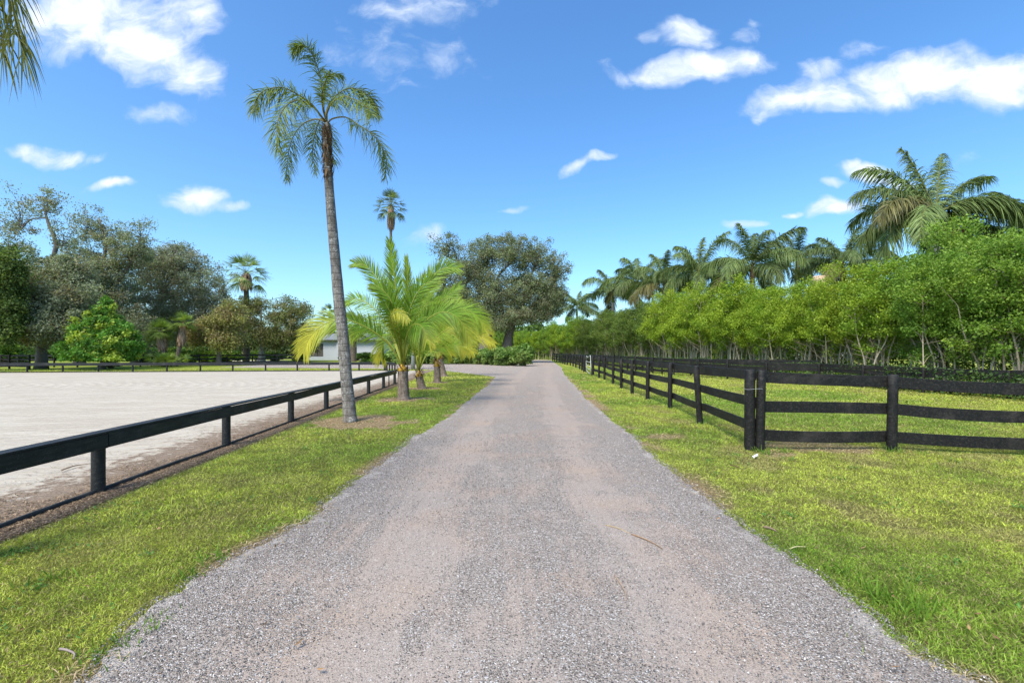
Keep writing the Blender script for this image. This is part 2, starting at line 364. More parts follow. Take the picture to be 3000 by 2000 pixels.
thr = g.ss(g.m('ADD', q1, g.m('MULTIPLY', dusty, .72)), .66, .98)       # which stones show through the dust
c = g.mix(thr, loose, dust); c = g.mix(g.m('MULTIPLY', g.ss(r2, .984, .990), g.ss(d2, .5, .35)), c, (.46, .43, .40))
hgt = g.m('ADD', g.m('MULTIPLY', g.m('SUBTRACT', 1.0, d1), g.m('SUBTRACT', 1.15, thr)), g.m('MULTIPLY', mid, .8))
c = g.mix(g.m('MULTIPLY', g.ss(edg, .90, 1.0), g.ss(mid, .50, .60, 0, .75)), c, (.46, .41, .36))
out(g, pbsdf(g, c, 1.0, .0, bump(g, hgt, .008)))
tag(mb.build('gravel_road', m), 'long grey gravel drive running away from the camera', 'road', kind='structure')
# ------------------------------------------------------------------ arena sand
ya = np.concatenate([np.arange(-6, 12, .12), np.arange(12, 39.01, .3)]); K = 60; s_ = np.linspace(0, 1, K)**1.8
xa1 = fenx(ya)+.10; xa0 = np.full_like(ya, -75.0)
X = xa1[:, None]*(1-s_)+xa0[:, None]*s_; Y2 = ya[:, None]+0*X
lim = far_y(X)-.05; Y2 = np.minimum(Y2, lim)
Z = .006+.02*(fbm(X, Y2, .5, 3)-.5)*sstep(fenx(Y2)-X, 0, 1)+.006
i = np.arange(len(ya)-1)[:, None]*K; j = np.arange(K-1)[None]
mb = MB(); mb.add(np.stack([X, Y2, Z], -1), np.stack([i+j+1, i+j, i+K+j, i+K+j+1], -1), np.stack([sstep(-(fenx(Y2)-X), -1.9, -.0), sstep(-(lim-Y2), -1.4, 0), 0*X], -1).reshape(-1, 3))
m, g = newmat('arena_sand_surface'); a = g.node('ShaderNodeAttribute', dict(attribute_name='Col')).outputs['Color']; sp = g.node('ShaderNodeSeparateColor', i0=a)
tc = g.node('ShaderNodeTexCoord').outputs['Object']
n1 = g.noise(g.scale(tc, (.35, 1, 1)), 1.3, 6, .65, .8).outputs['Fac']; n2 = g.noise(tc, 60, 3, .7).outputs['Fac']; n3 = g.noise(tc, 5, 6, .7).outputs['Fac']; n4 = g.noise(g.scale(tc, (.12, 1, 1)), 5, 4, .6, .5).outputs['Fac']
c = g.mix(g.ss(n1, .35, .65), (.395, .342, .268), (.475, .424, .342)); c = g.mix(g.ss(n2, .25, .8, 0, .5), c, (.34, .30, .26)); c = g.mix(g.ss(n4, .56, .70, 0, .38), c, (.32, .265, .20))
wv = g.node('ShaderNodeTexWave', dict(wave_type='RINGS', rings_direction='Z'), Vector=g.node('ShaderNodeMapping', Vector=tc, Location=(19, -19, 0), Scale=(.6, 1, 1)), Scale=.9, Distortion=5.0, Detail=4, Detail_Scale=1.2, Detail_Roughness=.65).outputs['Fac']
c = g.mix(g.ss(wv, .55, .95, 0, .28), c, (.33, .27, .20)); n5 = g.vor(tc, 9).outputs['Distance']; c = g.mix(g.ss(n5, .12, .05, 0, .12), c, (.30, .25, .19))
deb = g.ss(g.m('ADD', sp.outputs[0], g.m('MULTIPLY', g.m('SUBTRACT', n3, .5), 2.4)), .38, .66); c = g.mix(g.m('MULTIPLY', deb, .95), c, g.mix(g.ss(n2, .3, .7), (.10, .068, .047), (.29, .22, .16)))
deb2 = g.ss(g.m('ADD', sp.outputs[1], g.m('MULTIPLY', g.m('SUBTRACT', n3, .5), .8)), .35, .9); c = g.mix(g.m('MULTIPLY', deb2, .5), c, (.26, .21, .165))
out(g, pbsdf(g, c, .95, .1, bump(g, g.m('ADD', g.m('ADD', n4, g.m('MULTIPLY', wv, .5)), g.m('ADD', g.m('MULTIPLY', n3, .8), g.m('MULTIPLY', n5, .2))), .03)))
tag(mb.build('arena_sand', m), 'pale raked sand of the riding arena', 'sand', kind='structure')
# pale paving by the house
mb = MB(); q = np.array([[-49, 76], [-41, 77], [-41, 84], [-50, 83]]); mb.add([(x, y, .004) for x, y in q], [(0, 1, 2, 3)])
m, g = newmat('paving'); tc = g.node('ShaderNodeTexCoord').outputs['Object']; out(g, pbsdf(g, g.mix(g.noise(tc, 3, 4).outputs['Fac'], (.42, .33, .28), (.55, .47, .42)), .9, .1))
tag(mb.build('paving', m), 'pale pinkish paving strip beside the white house', 'paving', kind='structure')

# ------------------------------------------------------------------ grass blades, straw, pebbles, litter
def in_road(x, y, pad=0.0): return (x > edge_l(y)+pad) & (x < edge_r(y)-pad)
def in_arena(x, y): return (x < fenx(y)+.12) & (y < far_y(x)+.1)
mb = MB()
def blades(y0, y1, dens, L, Wd, seed):
    r = np.random.default_rng(seed); hw = y1*1.32+1.5; n = int((y1-y0)*2*hw*dens)
    x = r.uniform(-hw, hw, n); y = r.uniform(y0, y1, n)
    k = (np.abs(x) < y*1.32+1.5); x, y = x[k], y[k]
    el, er = edge_l(y), edge_r(y)
    k = ~((x > el+.03) & (x < er-.03)) | (r.random(len(x)) < .01*(np.minimum(x-el, er-x) < .35)); k &= ~(x < fenx(y)+.22+.12*fbm(y, y*0, 3, 2)) | (y > 31); k &= ~in_arena(x, y) 
    k &= ~((x < -9) & (y < 30))
    x, y = x[k], y[k]; c, dry = grass_col(x, y)
    keep = r.random(len(x)) > dry*.45; x, y, c, dry = x[keep], y[keep], c[keep], dry[keep]; n = len(x)
    tall = sstep(fbm(x+5, y+40, 1.3, 3), .6, .8)
    l = L*r.uniform(.5, 1.3, n)*(1+.7*tall)*(1-.35*dry); az = r.uniform(0, 2*pi, n); lean = r.uniform(.35, 1.35, n); lean = np.where(dry > .4, 1.4, lean)
    D = np.stack([np.cos(az)*np.sin(lean), np.sin(az)*np.sin(lean), np.cos(lean)], 1); P = np.stack([x, y, np.zeros(n)+.004], 1)
    S = norm(np.cross(D, r.normal(size=(n, 3))))
    tip = P+D*l[:, None]; tip[:, 2] -= l*.10; tip[:, 2] = np.maximum(tip[:, 2], .008); mid = P+D*(l*.55)[:, None]; mid[:, 2] += .002
    sp_ = .58 if y0 < 8 else .28; v = r.uniform(1-sp_, 1+sp_, n)[:, None]; c = c*v; st = r.random(n) < .20; c[st] = np.array([.42, .34, .16])*r.uniform(.3, 1.2, (st.sum(), 1))
    w = Wd*r.uniform(.6, 1.3, n)[:, None]*np.array([[.8, 1, .12]])
    mb.ribbons(np.stack([P, mid, tip], 1), w, S, c)
blades(1.2, 4.2, 14000, .031, .0016, 11); blades(4.2, 8, 5200, .036, .0023, 12); blades(8, 14, 1300, .05, .0042, 13); blades(14, 24, 260, .06, .010, 14); blades(24, 42, 70, .07, .018, 15)
tag(mb.build('grass', M_grass, smooth=False), 'short mown grass growing beside the drive and in the paddock', 'grass', kind='stuff')
# clumps of longer grass at the drive edge and post feet
mb = MB(); r = np.random.default_rng(5)
TU = [(gnd(2560,1745), 60, .14), (gnd(2640,1790), 80, .15), (gnd(2480,1690), 50, .12), (gnd(2720,1785), 50, .13), (gnd(2215,1322), 50, .12), (gnd(2240,1330), 60, .12), (gnd(2620,1325), 60, .12), (gnd(2700,1330), 40, .1), (gnd(2300,1325), 50, .11),
      (gnd(350,1890), 40, .07), (gnd(290,1930), 60, .07), (gnd(460,1830), 40, .06), (gnd(620,1640), 50, .09), (gnd(560,1690), 40, .08), (gnd(2330,1620), 50, .08), (gnd(150,1700), 50, .09), (gnd(2052,1243), 40, .08), (gnd(1963,1198), 30, .08)]
for (p, n, l) in TU:
    q = p+np.concatenate([r.normal(0, .07, (n, 2)), np.zeros((n, 1))], 1); az = r.uniform(0, 2*pi, n); le = r.uniform(.1, 1.0, n)
    D = np.stack([np.cos(az)*np.sin(le), np.sin(az)*np.sin(le), np.cos(le)], 1); L = (l*r.uniform(.6, 1.3, n))[:, None]
    mid = q+D*L*.55; tip = q+D*L; tip[:, 2:] -= L*.3*np.sin(le)[:, None]
    tip[:, 2] = np.maximum(tip[:, 2], .01)
    mb.ribbons(np.stack([q, mid, tip], 1), np.array([[.004, .0035, .0004]])*np.ones((n, 1)), norm(np.cross(D, r.normal(size=(n, 3)))), np.array([.13, .22, .025])*r.uniform(.7, 1.5, (n, 1)))
tag(mb.build('grass_tufts', M_grass, smooth=False), 'longer tufts of grass by the drive edge and post feet', 'grass', kind='stuff')
# weeds and clover clumps in the lawn, fallen leaves
mb = MB(); r = np.random.default_rng(91); n = 150; wy = 2+16*r.random(n)**1.4; wx = np.where(r.random(n) < .35, fenx(wy)+.5+(np.interp(wy, LY, LX)-fenx(wy)-.6)*r.random(n), np.interp(wy, RY, RX)+.15+r.random(n)*(1+wy*.8))
for x_, y_ in zip(wx, wy):
    q_ = r.integers(14, 40); rad_ = r.uniform(.03, .10); P = np.stack([x_+r.normal(0, rad_, q_), y_+r.normal(0, rad_, q_), r.uniform(.015, .045, q_)], 1); D = norm(np.stack([r.normal(size=q_), r.normal(size=q_), r.uniform(-.1, .8, q_)], 1)); S = norm(np.cross(D, [0, 0, 1.0]))
    mb.leaves(P, D, S, r.uniform(.018, .04, q_), r.uniform(.010, .02, q_), np.array([.09, .19, .035])*r.uniform(.6, 1.5, (q_, 1)))
tag(mb.build('weeds', M_grass, smooth=False), 'small dark green broad-leaved weeds growing in the lawn', 'weeds', kind='stuff')
mb = MB(); n = 420; wy = 2+22*r.random(n)**1.5; wx = np.where(r.random(n) < .5, fenx(wy)+.3+r.random(n)*(3.5+.1*wy), np.interp(wy, RY, RX)-.6+r.random(n)*(1.5+wy*.8)); P = np.stack([wx, wy, np.full(n, .045)], 1); D = norm(np.stack([r.normal(size=n), r.normal(size=n), r.normal(0, .15, n)], 1))
mb.leaves(P, D, norm(np.cross(D, [0, 0, 1.0])), r.uniform(.02, .06, n), r.uniform(.008, .025, n), r.choice([.4, 1, 1.8], n)[:, None]*np.array([.20, .12, .06]))
tag(mb.build('fallen_leaves', M_dry, smooth=False), 'scattered brown fallen leaves on the lawn and drive edges', 'fallen leaves', kind='stuff')
# loose stones on the drive
mb = MB()
def pebbles(y0, y1, n, smin, smax, seed):
    r = np.random.default_rng(seed); y = r.uniform(y0, y1, n); t = r.beta(.75, .75, n); el, er = edge_l(y), edge_r(y); x = el-.06+(er-el+.12)*t
    cl = fbm(x, y, 1.8, 3)+.5*np.maximum(np.exp(-(t/.12)**2), np.exp(-((1-t)/.12)**2)); k = cl > r.uniform(.3, .8, n); x, y = x[k], y[k]; n = len(x)
    s = smin+(smax-smin)*r.random(n)**3; B = np.array([[-1, -1, -1], [1, -1, -1], [1, 1, -1], [-1, 1, -1], [-1, -1, 1], [1, -1, 1], [1, 1, 1], [-1, 1, 1]])*.5
    V = B[None]*(1+r.uniform(-.35, .35, (n, 8, 3))); V[:, 4:, :2] *= .65; V = V*s[:, None, None]*np.array([1, 1, .6])
    a = r.uniform(0, 2*pi, n); ca, sa = np.cos(a)[:, None], np.sin(a)[:, None]; V = np.stack([V[..., 0]*ca-V[..., 1]*sa, V[..., 0]*sa+V[..., 1]*ca, V[..., 2]], -1)
    zc = .016+.024*np.exp(-((x-(np.interp(y, RY, RX)-2.1))/.7)**2)+.01
    V += np.stack([x, y, zc+s*.1], 1)[:, None]
    F = np.array([(0, 3, 2, 1), (4, 5, 6, 7), (0, 1, 5, 4), (1, 2, 6, 5), (2, 3, 7, 6), (3, 0, 4, 7)])[None]+(np.arange(n)*8)[:, None, None]
    g_ = r.choice([.09, .14, .2, .27, .38, .6], n, p=[.16, .22, .24, .2, .12, .06]); c = g_[:, None]*np.array([1.06, .96, .88])*r.uniform(.8, 1.2, (n, 1))
    mb.add(V, F, np.repeat(c, 8, 0))
pebbles(1.4, 4.5, 46000, .0025, .0085, 21); pebbles(4.5, 9, 26000, .004, .011, 22)
tag(mb.build('gravel', M_stone, smooth=False), 'loose grey and white stones scattered over the drive', 'gravel', kind='stuff')
# leaf litter and dead grass beside the low fence
mb = MB(); r = np.random.default_rng(31); n = 60000; y = 2.2+(25*(r.random(n)**1.7)); off = -r.exponential(.5, n)+.33; x = fenx(y)+off
k = fbm(x, y, 2.5, 3)+.25*(off > -.3) > .5; x, y = x[k], y[k]; n = len(x); az = r.uniform(0, 2*pi, n); D = np.stack([np.cos(az), np.sin(az), r.uniform(-.05, .25, n)], 1)
P = np.stack([x, y, np.full(n, .022)], 1); L = r.uniform(.015, .06, n)[:, None]
mb.ribbons(np.stack([P, P+D*L*.5+[0, 0, .004], P+D*L], 1), r.uniform(.0015, .005, (n, 1))*np.array([[.6, 1, .3]]), norm(np.cross(D, [0, 0, 1])), r.choice([.35, .7, 1.2, 2.0], n)[:, None]*np.array([.22, .155, .10]))
tag(mb.build('leaf_litter', M_dry, smooth=False), 'brown dead grass and leaf litter along the low arena fence', 'leaf litter', kind='stuff')
# straw at lawn edges and palm feet
mb = MB(); r = np.random.default_rng(33)
n = 90000; y = 1.6+30*r.random(n)**1.5; x = r.uniform(-6.5, 8.0, n); dr = patches(x, y); k = (dr > .35) & ~in_road(x, y, .12) & (x > fenx(y)+.05); x, y = x[k], y[k]; n = len(x)
az = r.uniform(0, 2*pi, n); D = np.stack([np.cos(az), np.sin(az), r.uniform(0, .3, n)], 1); P = np.stack([x, y, np.full(n, .012)], 1); L = r.uniform(.03, .09, n)[:, None]
mb.ribbons(np.stack([P, P+D*L*.5+[0, 0, .006], P+D*L], 1), (.0016+.0003*y)[:, None]*np.array([[.7, 1, .3]]), norm(np.cross(D, [0, 0, 1])), r.uniform(.6, 1.2, (n, 1))*np.array([.50, .37, .22]))
tag(mb.build('straw', M_dry, smooth=False), 'dry straw-coloured grass at the lawn edges and palm feet', 'dry grass', kind='stuff')

# ------------------------------------------------------------------ fences
def post(parent, x, y, h, rad, mat, lean=(0, 0), flat=False):
    b = MB(); z = np.array([-.05, 0, h*.3, h*.7, h-.012, h]); P = np.stack([x+lean[0]*z, y+lean[1]*z, z], 1)
    b.tube(P, np.array([1.04, 1.02, 1, 1, 1, .9])*rad, 14, wob=.012); return b.build('post', mat, parent)
def railfence(name, label, cat, pts, heights, rail_z, rh, rt, rad, mat, side, group=None, sags=None, leans=None, top_extra=.0, seed=0, longrail=1):
    r = np.random.default_rng(seed)
    t = thing(name, label, cat, (pts[0][0], pts[0][1], 0), group)
    n = len(pts)
    for i, (x, y) in enumerate(pts):
        ln = leans[i] if leans and i in leans else (r.normal(0, .008), r.normal(0, .008))
        post(t, x, y, heights[i]+top_extra, rad[i] if isinstance(rad, list) else rad, mat, ln)
    for i in range(n-1):
        a = np.array(pts[i], float); b = np.array(pts[i+1], float); d = norm(b-a); s = np.array([-d[1], d[0]])*side*((rad if not isinstance(rad, list) else rad[0])+rt/2-.012)
        for k, z in enumerate(rail_z):
            za, zb = z*heights[i], z*heights[i+1]; b_ = MB(); e = d*.0
            sg = r.uniform(-.012, .03) if sags is None else sags
            j1, j2 = r.normal(0, .006, 2)
            b_.plank((*(a+s), za-rh/2+j1), (*(b+s-d*.008), zb-rh/2+j2), rh, rt, sag=sg); b_.build('rail', mat, t, False)
    return t
# the black paddock fence along the drive
PP = [(2196,1319),(2051,1241),(1963,1196),(1897,1170),(1852,1153),(1820,1137.5),(1796,1124),(1771,1112.6),(1755,1107),(1736.6,1099.3)]
pts = [tuple(gnd(a, b)[:2]) for a, b in PP]
tops = [1082,1071,1062,1058,1053,1051,1051,1047,1044.5,1042]
hs_ = [CH-(tp-HOR)*p[1]/FPX for tp, p in zip(tops, pts)]
railfence('paddock_fence', 'black three-rail fence along the drive, from paired corner posts to the small gate', 'fence', pts, hs_, (.995, .66, .345), .17, .035, [.082]+[.066]*8+[.10], M_black, 1 if False else -1, 'paddock fences', leans={1: (-.07, 0)}, seed=2, sags=None)
PP2 = [(1712,1090),(1705,1085),(1698,1081),(1687,1076),(1679,1073),(1671,1070.6),(1662,1068.6),(1655,1067),(1649,1065.5),(1643,1063.5),(1638,1062.5),(1631,1060),(1624,1058),(1618.6,1056.5)]
pts2 = [tuple(gnd(a, b)[:2]) for a, b in PP2]
railfence('paddock_fence', 'far stretch of black paddock fence from the small gate to the drive bend', 'fence', pts2, [1.32]*14, (.995, .66, .345), .17, .035, [.11]+[.075]*13, M_black, -1, 'paddock fences', seed=3)
# the panel facing the camera
pb = gnd(2226, 1321)[:2]; pc = gnd(2612, 1321)[:2]; pd = gnd(3040, 1341)[:2]; pe = pd+(pd-pc)*1.0
hh = [CH-(1084-HOR)*pb[1]/FPX, CH-(1097-HOR)*pc[1]/FPX, 1.15, 1.12]
t = railfence('paddock_fence', 'black three-rail paddock fence facing the camera, running right from the paired corner posts', 'fence', [tuple(pb), tuple(pc), tuple(pd), tuple(pe)], hh, (.985, .62, .255), .185, .035, [.07, .075, .075, .075], M_black, 1, 'paddock fences', leans={0: (.02, 0), 1: (.02, 0)}, seed=4)
b = MB(); a_ = np.linspace(0, 2*pi, 33)[:, None]; p0 = np.array(pts[0]); ctr = (p0+pb)/2
b.tube(np.concatenate([ctr[0]+.17*np.cos(a_), ctr[1]+.105*np.sin(a_), 1.03+.008*np.sin(3*a_)], 1), .003, 5, (.3, .3, .3), cap=False); b.build('tie_wire', M_twig, t)
# stub rail ends crossing between the two corner posts
for z in (.78, .44):
    b = MB(); b.plank((pts[0][0]+.02, pts[0][1]+.10, z), (pb[0], pb[1]+.10, z), .17, .035); b.build('rail', M_black, t, False)
# second fence behind, along the tall hedge
def resample(poly, step):
    P = np.array(poly, float); s = np.concatenate([[0], np.cumsum(np.linalg.norm(np.diff(P, axis=0), axis=1))]); n = int(round(s[-1]/step)); q = np.linspace(0, s[-1], n+1)
    return [(float(np.interp(a, s, P[:, 0])), float(np.interp(a, s, P[:, 1]))) for a in q]
fp = resample([(7.4, 66), (9.7, 50), (9.9, 36), (13.2, 25.6), (15.5, 22.8), (15.9, 19.1), (17.3, 15.4), (19.2, 11.2)], 2.5)
railfence('paddock_fence', 'weathered black paddock fence with vines on it, running in front of the tall green hedge', 'fence', fp, list(np.interp([p[1] for p in fp], [11, 16, 25, 36, 60], [.98, 1.0, 1.04, 1.24, 1.28])), (1.0, .80, .30), .19, .04, .06, M_black, 1, 'paddock fences', seed=5)
fp = resample([(9.0, 62), (10.9, 45), (10.8, 33), (12.4, 30.4), (15.2, 27.4), (17.1, 25.5)], 2.4)
railfence('paddock_fence', 'black inner lane fence half hidden behind the weathered one at the hedge foot', 'fence', fp, [1.15]*len(fp), (1.0, .60, .30), .17, .04, .06, M_black, 1, 'paddock fences', seed=6)
# far left black fences
fp = resample([(-56, 39), (-45.5, 42), (-43.8, 41.3)], 2.6)
railfence('paddock_fence', 'short black four-rail fence at the far left edge, beyond the arena', 'fence', fp, [1.35]*len(fp), (.98, .74, .5, .26), .12, .03, .08, M_black, 1, 'paddock fences', seed=7)
fp = resample([(-58, 50), (-46, 47), (-40, 49.5), (-27, 58)], 2.6)
railfence('paddock_fence', 'long black fence behind the grey oaks and the mango tree on the left', 'fence', fp, [1.3]*len(fp), (.98, .66, .34), .17, .035, .08, M_black, 1, 'paddock fences', seed=8)
# tied-back pale pipe gate
ga = gnd(1713, 1090.5); gb = gnd(1735, 1099.0)
t = thing('pipe_gate', 'narrow pale galvanised pipe gate between the two thick posts of the drive fence', 'gate', ga)
b = MB(); A = ga+np.array([.12, 0, 0]); B = gb+np.array([-.12, 0, 0])
fr = [A+[0, 0, .18], A+[0, 0, 1.22], A*.6+B*.4+[0, 0, 1.2], B*.85+A*.15+[0, 0, 1.33], B+[0, 0, 1.25], B+[0, 0, .15], A+[0, 0, .18]]
b.tube(crom(fr, 40), .022, 6, (.45, .46, .42)); b.build('frame', M_twig, t)
for z in (.38, .62, .9): b = MB(); b.tube([A+[0, 0, z], (A+B)/2+[0, 0, z-.03], B+[0, 0, z]], .02, 6, (.48, .48, .44)); b.build('bar', M_twig, t)
# low arena fence (near)
ayy = [-2.2, .3, 2.79, 5.29, 7.91, 10.55, 12.9, 15.2, 17.6, 20.2, 22.7]; apts = [(float(fenx(y)), y) for y in ayy]+[(-6.1, 26.5)]
t = thing('arena_fence', 'low charcoal board fence with cap beside the lawn, near side of the arena', 'fence', (apts[0][0], apts[0][1], 0), 'arena fences')
for i, (x, y) in enumerate(apts): post(t, x, y, .69 if i < 11 else .80, .067 if i < 11 else .055, M_char)
r = np.random.default_rng(9); xo = .067+.018
for i in range(10):
    (x0, y0), (x1, y1) = apts[i], apts[i+1]; dz = r.normal(0, .006)
    b = MB(); b.plank((x0+xo+(.003 if i % 2 else 0), y0+.02, .612+dz), (x1+xo+(.003 if i % 2 else 0), y1+.012, .612+r.normal(0, .005)), .165, .036, n=12); b.build('face_board', M_char, t, False)
for i in range(0, 10, 2):
    (x0, y0), (x1, y1) = apts[i], apts[i+2]; lift = .0 if (i//2) % 2 else .012
    b = MB(); b.plank((x0+.035, y0-.05, .706+lift), (x1+.035, y1+.07, .706+(.012 if lift == 0 else .002)), .024, .15, n=16); b.build('cap_board', M_char, t, False)
b = MB(); b.tube([(-5.87, 21.7, -.02), (-5.87, 21.7, .6)], .025, 8); b.build('stake', M_char, t)
# edging strip on the ground
b = MB(); yy_ = np.arange(-2, 26.4, .25); b.sweep(np.stack([fenx(yy_)+.02+.03*(fbm(yy_, yy_*0, .8, 3)-.5), yy_, np.full(len(yy_), .03)+.012*(fbm(yy_, yy_*0+4, 1.5, 2)-.5)], 1), np.array([[.014, .03], [-.014, .03], [-.016, -.03], [.016, -.03]])*1.0)
tag(b.build('edging_strip', M_char), 'thin dark edging strip on the ground under the near arena fence', 'edging')
# far arena fence
fx = [(a, 1091.5+(1086-1091.5)*a/1130) for a in (-220, -120, -18, 80, 184, 288, 389, 489, 587, 682, 778, 871, 964, 1052, 1130)]
fp = [tuple(gnd(a, b_)[:2]) for a, b_ in fx]
def lowfence(fp, label, seed, gap=2):
    t = thing('arena_fence', label, 'fence', (fp[0][0], fp[0][1], 0), 'arena fences')
    for x, y in fp: post(t, x, y, .69, .062, M_char)
    for i in range(len(fp)-1):
        (x0, y0), (x1, y1) = fp[i], fp[i+1]; d = norm(np.array([x1-x0, y1-y0])); s = np.array([d[1], -d[0]])*.083
        b = MB(); b.plank((x0+s[0], y0+s[1], .62), (x1+s[0], y1+s[1], .62), .19, .036, n=4); b.build('face_board', M_char, t, False)
        b = MB(); b.plank((x0, y0, .733), (x1, y1, .735), .035, .17, n=4); b.build('cap_board', M_char, t, False)
        b = MB(); b.plank((x0+s[0]*.8, y0+s[1]*.8, .05), (x1+s[0]*.8, y1+s[1]*.8, .05), .07, .03, n=4); b.build('kick_board', M_char, t, False)
lowfence(fp, 'low charcoal board fence along the far side of the arena before the trees', 1)
fp = [(-10.85, 38.7), (-10.5, 38.2), (-10.15, 37.7), (-9.8, 37.2), (-9.45, 36.7)]
lowfence(fp, 'short low return fence with close posts at the far right corner of the arena', 2)

# ------------------------------------------------------------------ palms
def frond(P, L, n, wd, col, face=None, S=None, ang=55, droop=.35, plum=.15, t0=.15, tipcol=None, rr=.022, rcol=(.20, .22, .05), seed=0, prof=(.1, .9), jit=.12, vee=.15, mb=None):
    r = np.random.default_rng(seed); b = mb or MB(); P = np.asarray(P, float); M = len(P)
    b.tube(P, np.linspace(rr, rr*.18, M), 6, rcol, cap=False)
    T = norm(np.gradient(P, axis=0)); t = np.linspace(t0, .995, n); t = t+r.normal(0, .25/n, n); t = np.clip(t, 0, 1)
    ix = t*(M-1); i0 = np.clip(ix.astype(int), 0, M-2); f = (ix-i0)[:, None]
    p = P[i0]*(1-f)+P[i0+1]*f; tt = norm(T[i0]*(1-f)+T[i0+1]*f)
    if S is None: Sv = norm(np.cross(tt, np.asarray(face, float)))
    else: Sv = norm(np.asarray(S, float)-tt*(tt @ np.asarray(S, float))[:, None])
    N = np.cross(Sv, tt)
    for sg in (-1, 1):
        rc = vee+r.normal(0, plum, n)
        a = np.radians(ang)*(1-.45*t**2)+r.normal(0, jit, n)
        D = norm(np.cos(a)[:, None]*tt+np.sin(a)[:, None]*(sg*Sv*np.cos(rc)[:, None]+N*np.sin(rc)[:, None]))
        tn = (t-t0)/(1-t0); l = L*np.sin(pi*(prof[0]+(prof[1]-prof[0])*tn))**.7*r.uniform(.82, 1.1, n)
        Kk = 5; s = np.linspace(0, 1, Kk)
        Cn = p[:, None]+D[:, None]*(l[:, None]*s)[..., None]
        dr = droop*r.uniform(.6, 1.5, n); Cn[..., 2] -= (dr*l)[:, None]*s**2.2
        Wv = norm(tt-(tt*D).sum(1, keepdims=True)*D)
        W = (wd*r.uniform(.8, 1.2, n))[:, None]*np.array([.55, 1, .95, .65, .05])[None]
        c0 = np.asarray(col)[None]*r.uniform(.5, 1.4, (n, 1))
        if tipcol is not None:
            q = (sstep(t, tipcol[1], tipcol[1]+.45) if tipcol[1] < 1 else t*0)[:, None]; c0 = c0*(1-q)+np.asarray(tipcol[0])*r.uniform(.8, 1.2, (n, 1))*q
        cc = np.repeat(c0[:, None], Kk, 1)
        if tipcol is not None:
            e = (s**2*tipcol[3])[None, :, None]; cc = cc*(1-e)+np.asarray(tipcol[0])*e
        b.ribbons(Cn, W, Wv, cc)
    return b
def curve(hub, az, el, L, g_, M=16, tw=0.0):
    d = np.array([math.cos(az)*math.cos(el), math.sin(az)*math.cos(el), math.sin(el)]); P = [np.array(hub, float)]; st = L/(M-1)
    for k in range(M-1):
        P.append(P[-1]+d*st); d = norm(d+np.array([tw*-d[1], tw*d[0], -g_*(k+2)/M]))
    return np.array(P)
def zpx(pts, Y, sc=1.0, ox=0, oy=0):
    return np.array([at(ox+p[0]/sc, oy+p[1]/sc, Y+(p[2] if len(p) > 2 else 0)) for p in pts])

# 1. tall queen palm
q_base = np.array([-3.79, 10.68, 0])
t = thing('queen_palm', 'tall slender leaning queen palm with lichened grey trunk in the strip between arena and drive', 'palm tree', q_base)
tk = [(805, 968), (800, 925), (793, 860), (786, 780), (775, 690), (766, 600), (756, 500), (748, 405), (744, 350), (742, 300), (742.5, 272)]
P = zpx([(a*1.2755, b_*1.2755) for a, b_ in tk], 10.68); P[0, 2] = -.02; P[:, 1] += np.linspace(0, .25, len(P))
P = crom(P, 90); hz = P[:, 2]; R = np.interp(hz, [0, .12, .5, 1.2, 3, 4.5, 6.0, 6.4, 6.8, 7.2], [.175, .155, .145, .133, .127, .115, .098, .085, .10, .06]); R = R*(1+.04*(fbm(hz*3, hz*0+1, 1.0, 3)-.5)*2)
b = MB(); b.tube(P, R, 28, wob=.012); b.build('trunk', M_qtrunk, t)
zo = (650, 50); Z6 = 2.613
top = P[-1]
# fibrous leaf-base sheath
b = MB(); r = np.random.default_rng(4); n = 260; zz = r.uniform(5.75, 7.02, n); cxp = np.interp(zz, hz, P[:, 0]); cyp = np.interp(zz, hz, P[:, 1]); a = r.uniform(0, 2*pi, n); rr = np.interp(zz, hz, R)
Pp = np.stack([cxp+np.cos(a)*rr, cyp+np.sin(a)*rr, zz], 1); D = norm(np.stack([np.cos(a)*.35, np.sin(a)*.35, np.ones(n)*np.where(r.random(n) < .6, 1, -1)], 1)); S = np.stack([-np.sin(a), np.cos(a), a*0], 1)
l = r.uniform(.08, .24, n)[:, None]; b.ribbons(np.stack([Pp, Pp+D*l*.5, Pp+D*l], 1), np.array([[.022, .018, .003]])*r.uniform(.5, 1.3, (n, 1)), S, r.choice([.6, 1, 1.7], n)[:, None]*np.array([.13, .085, .05]))
b.build('leaf_base_sheath', M_dry, t)
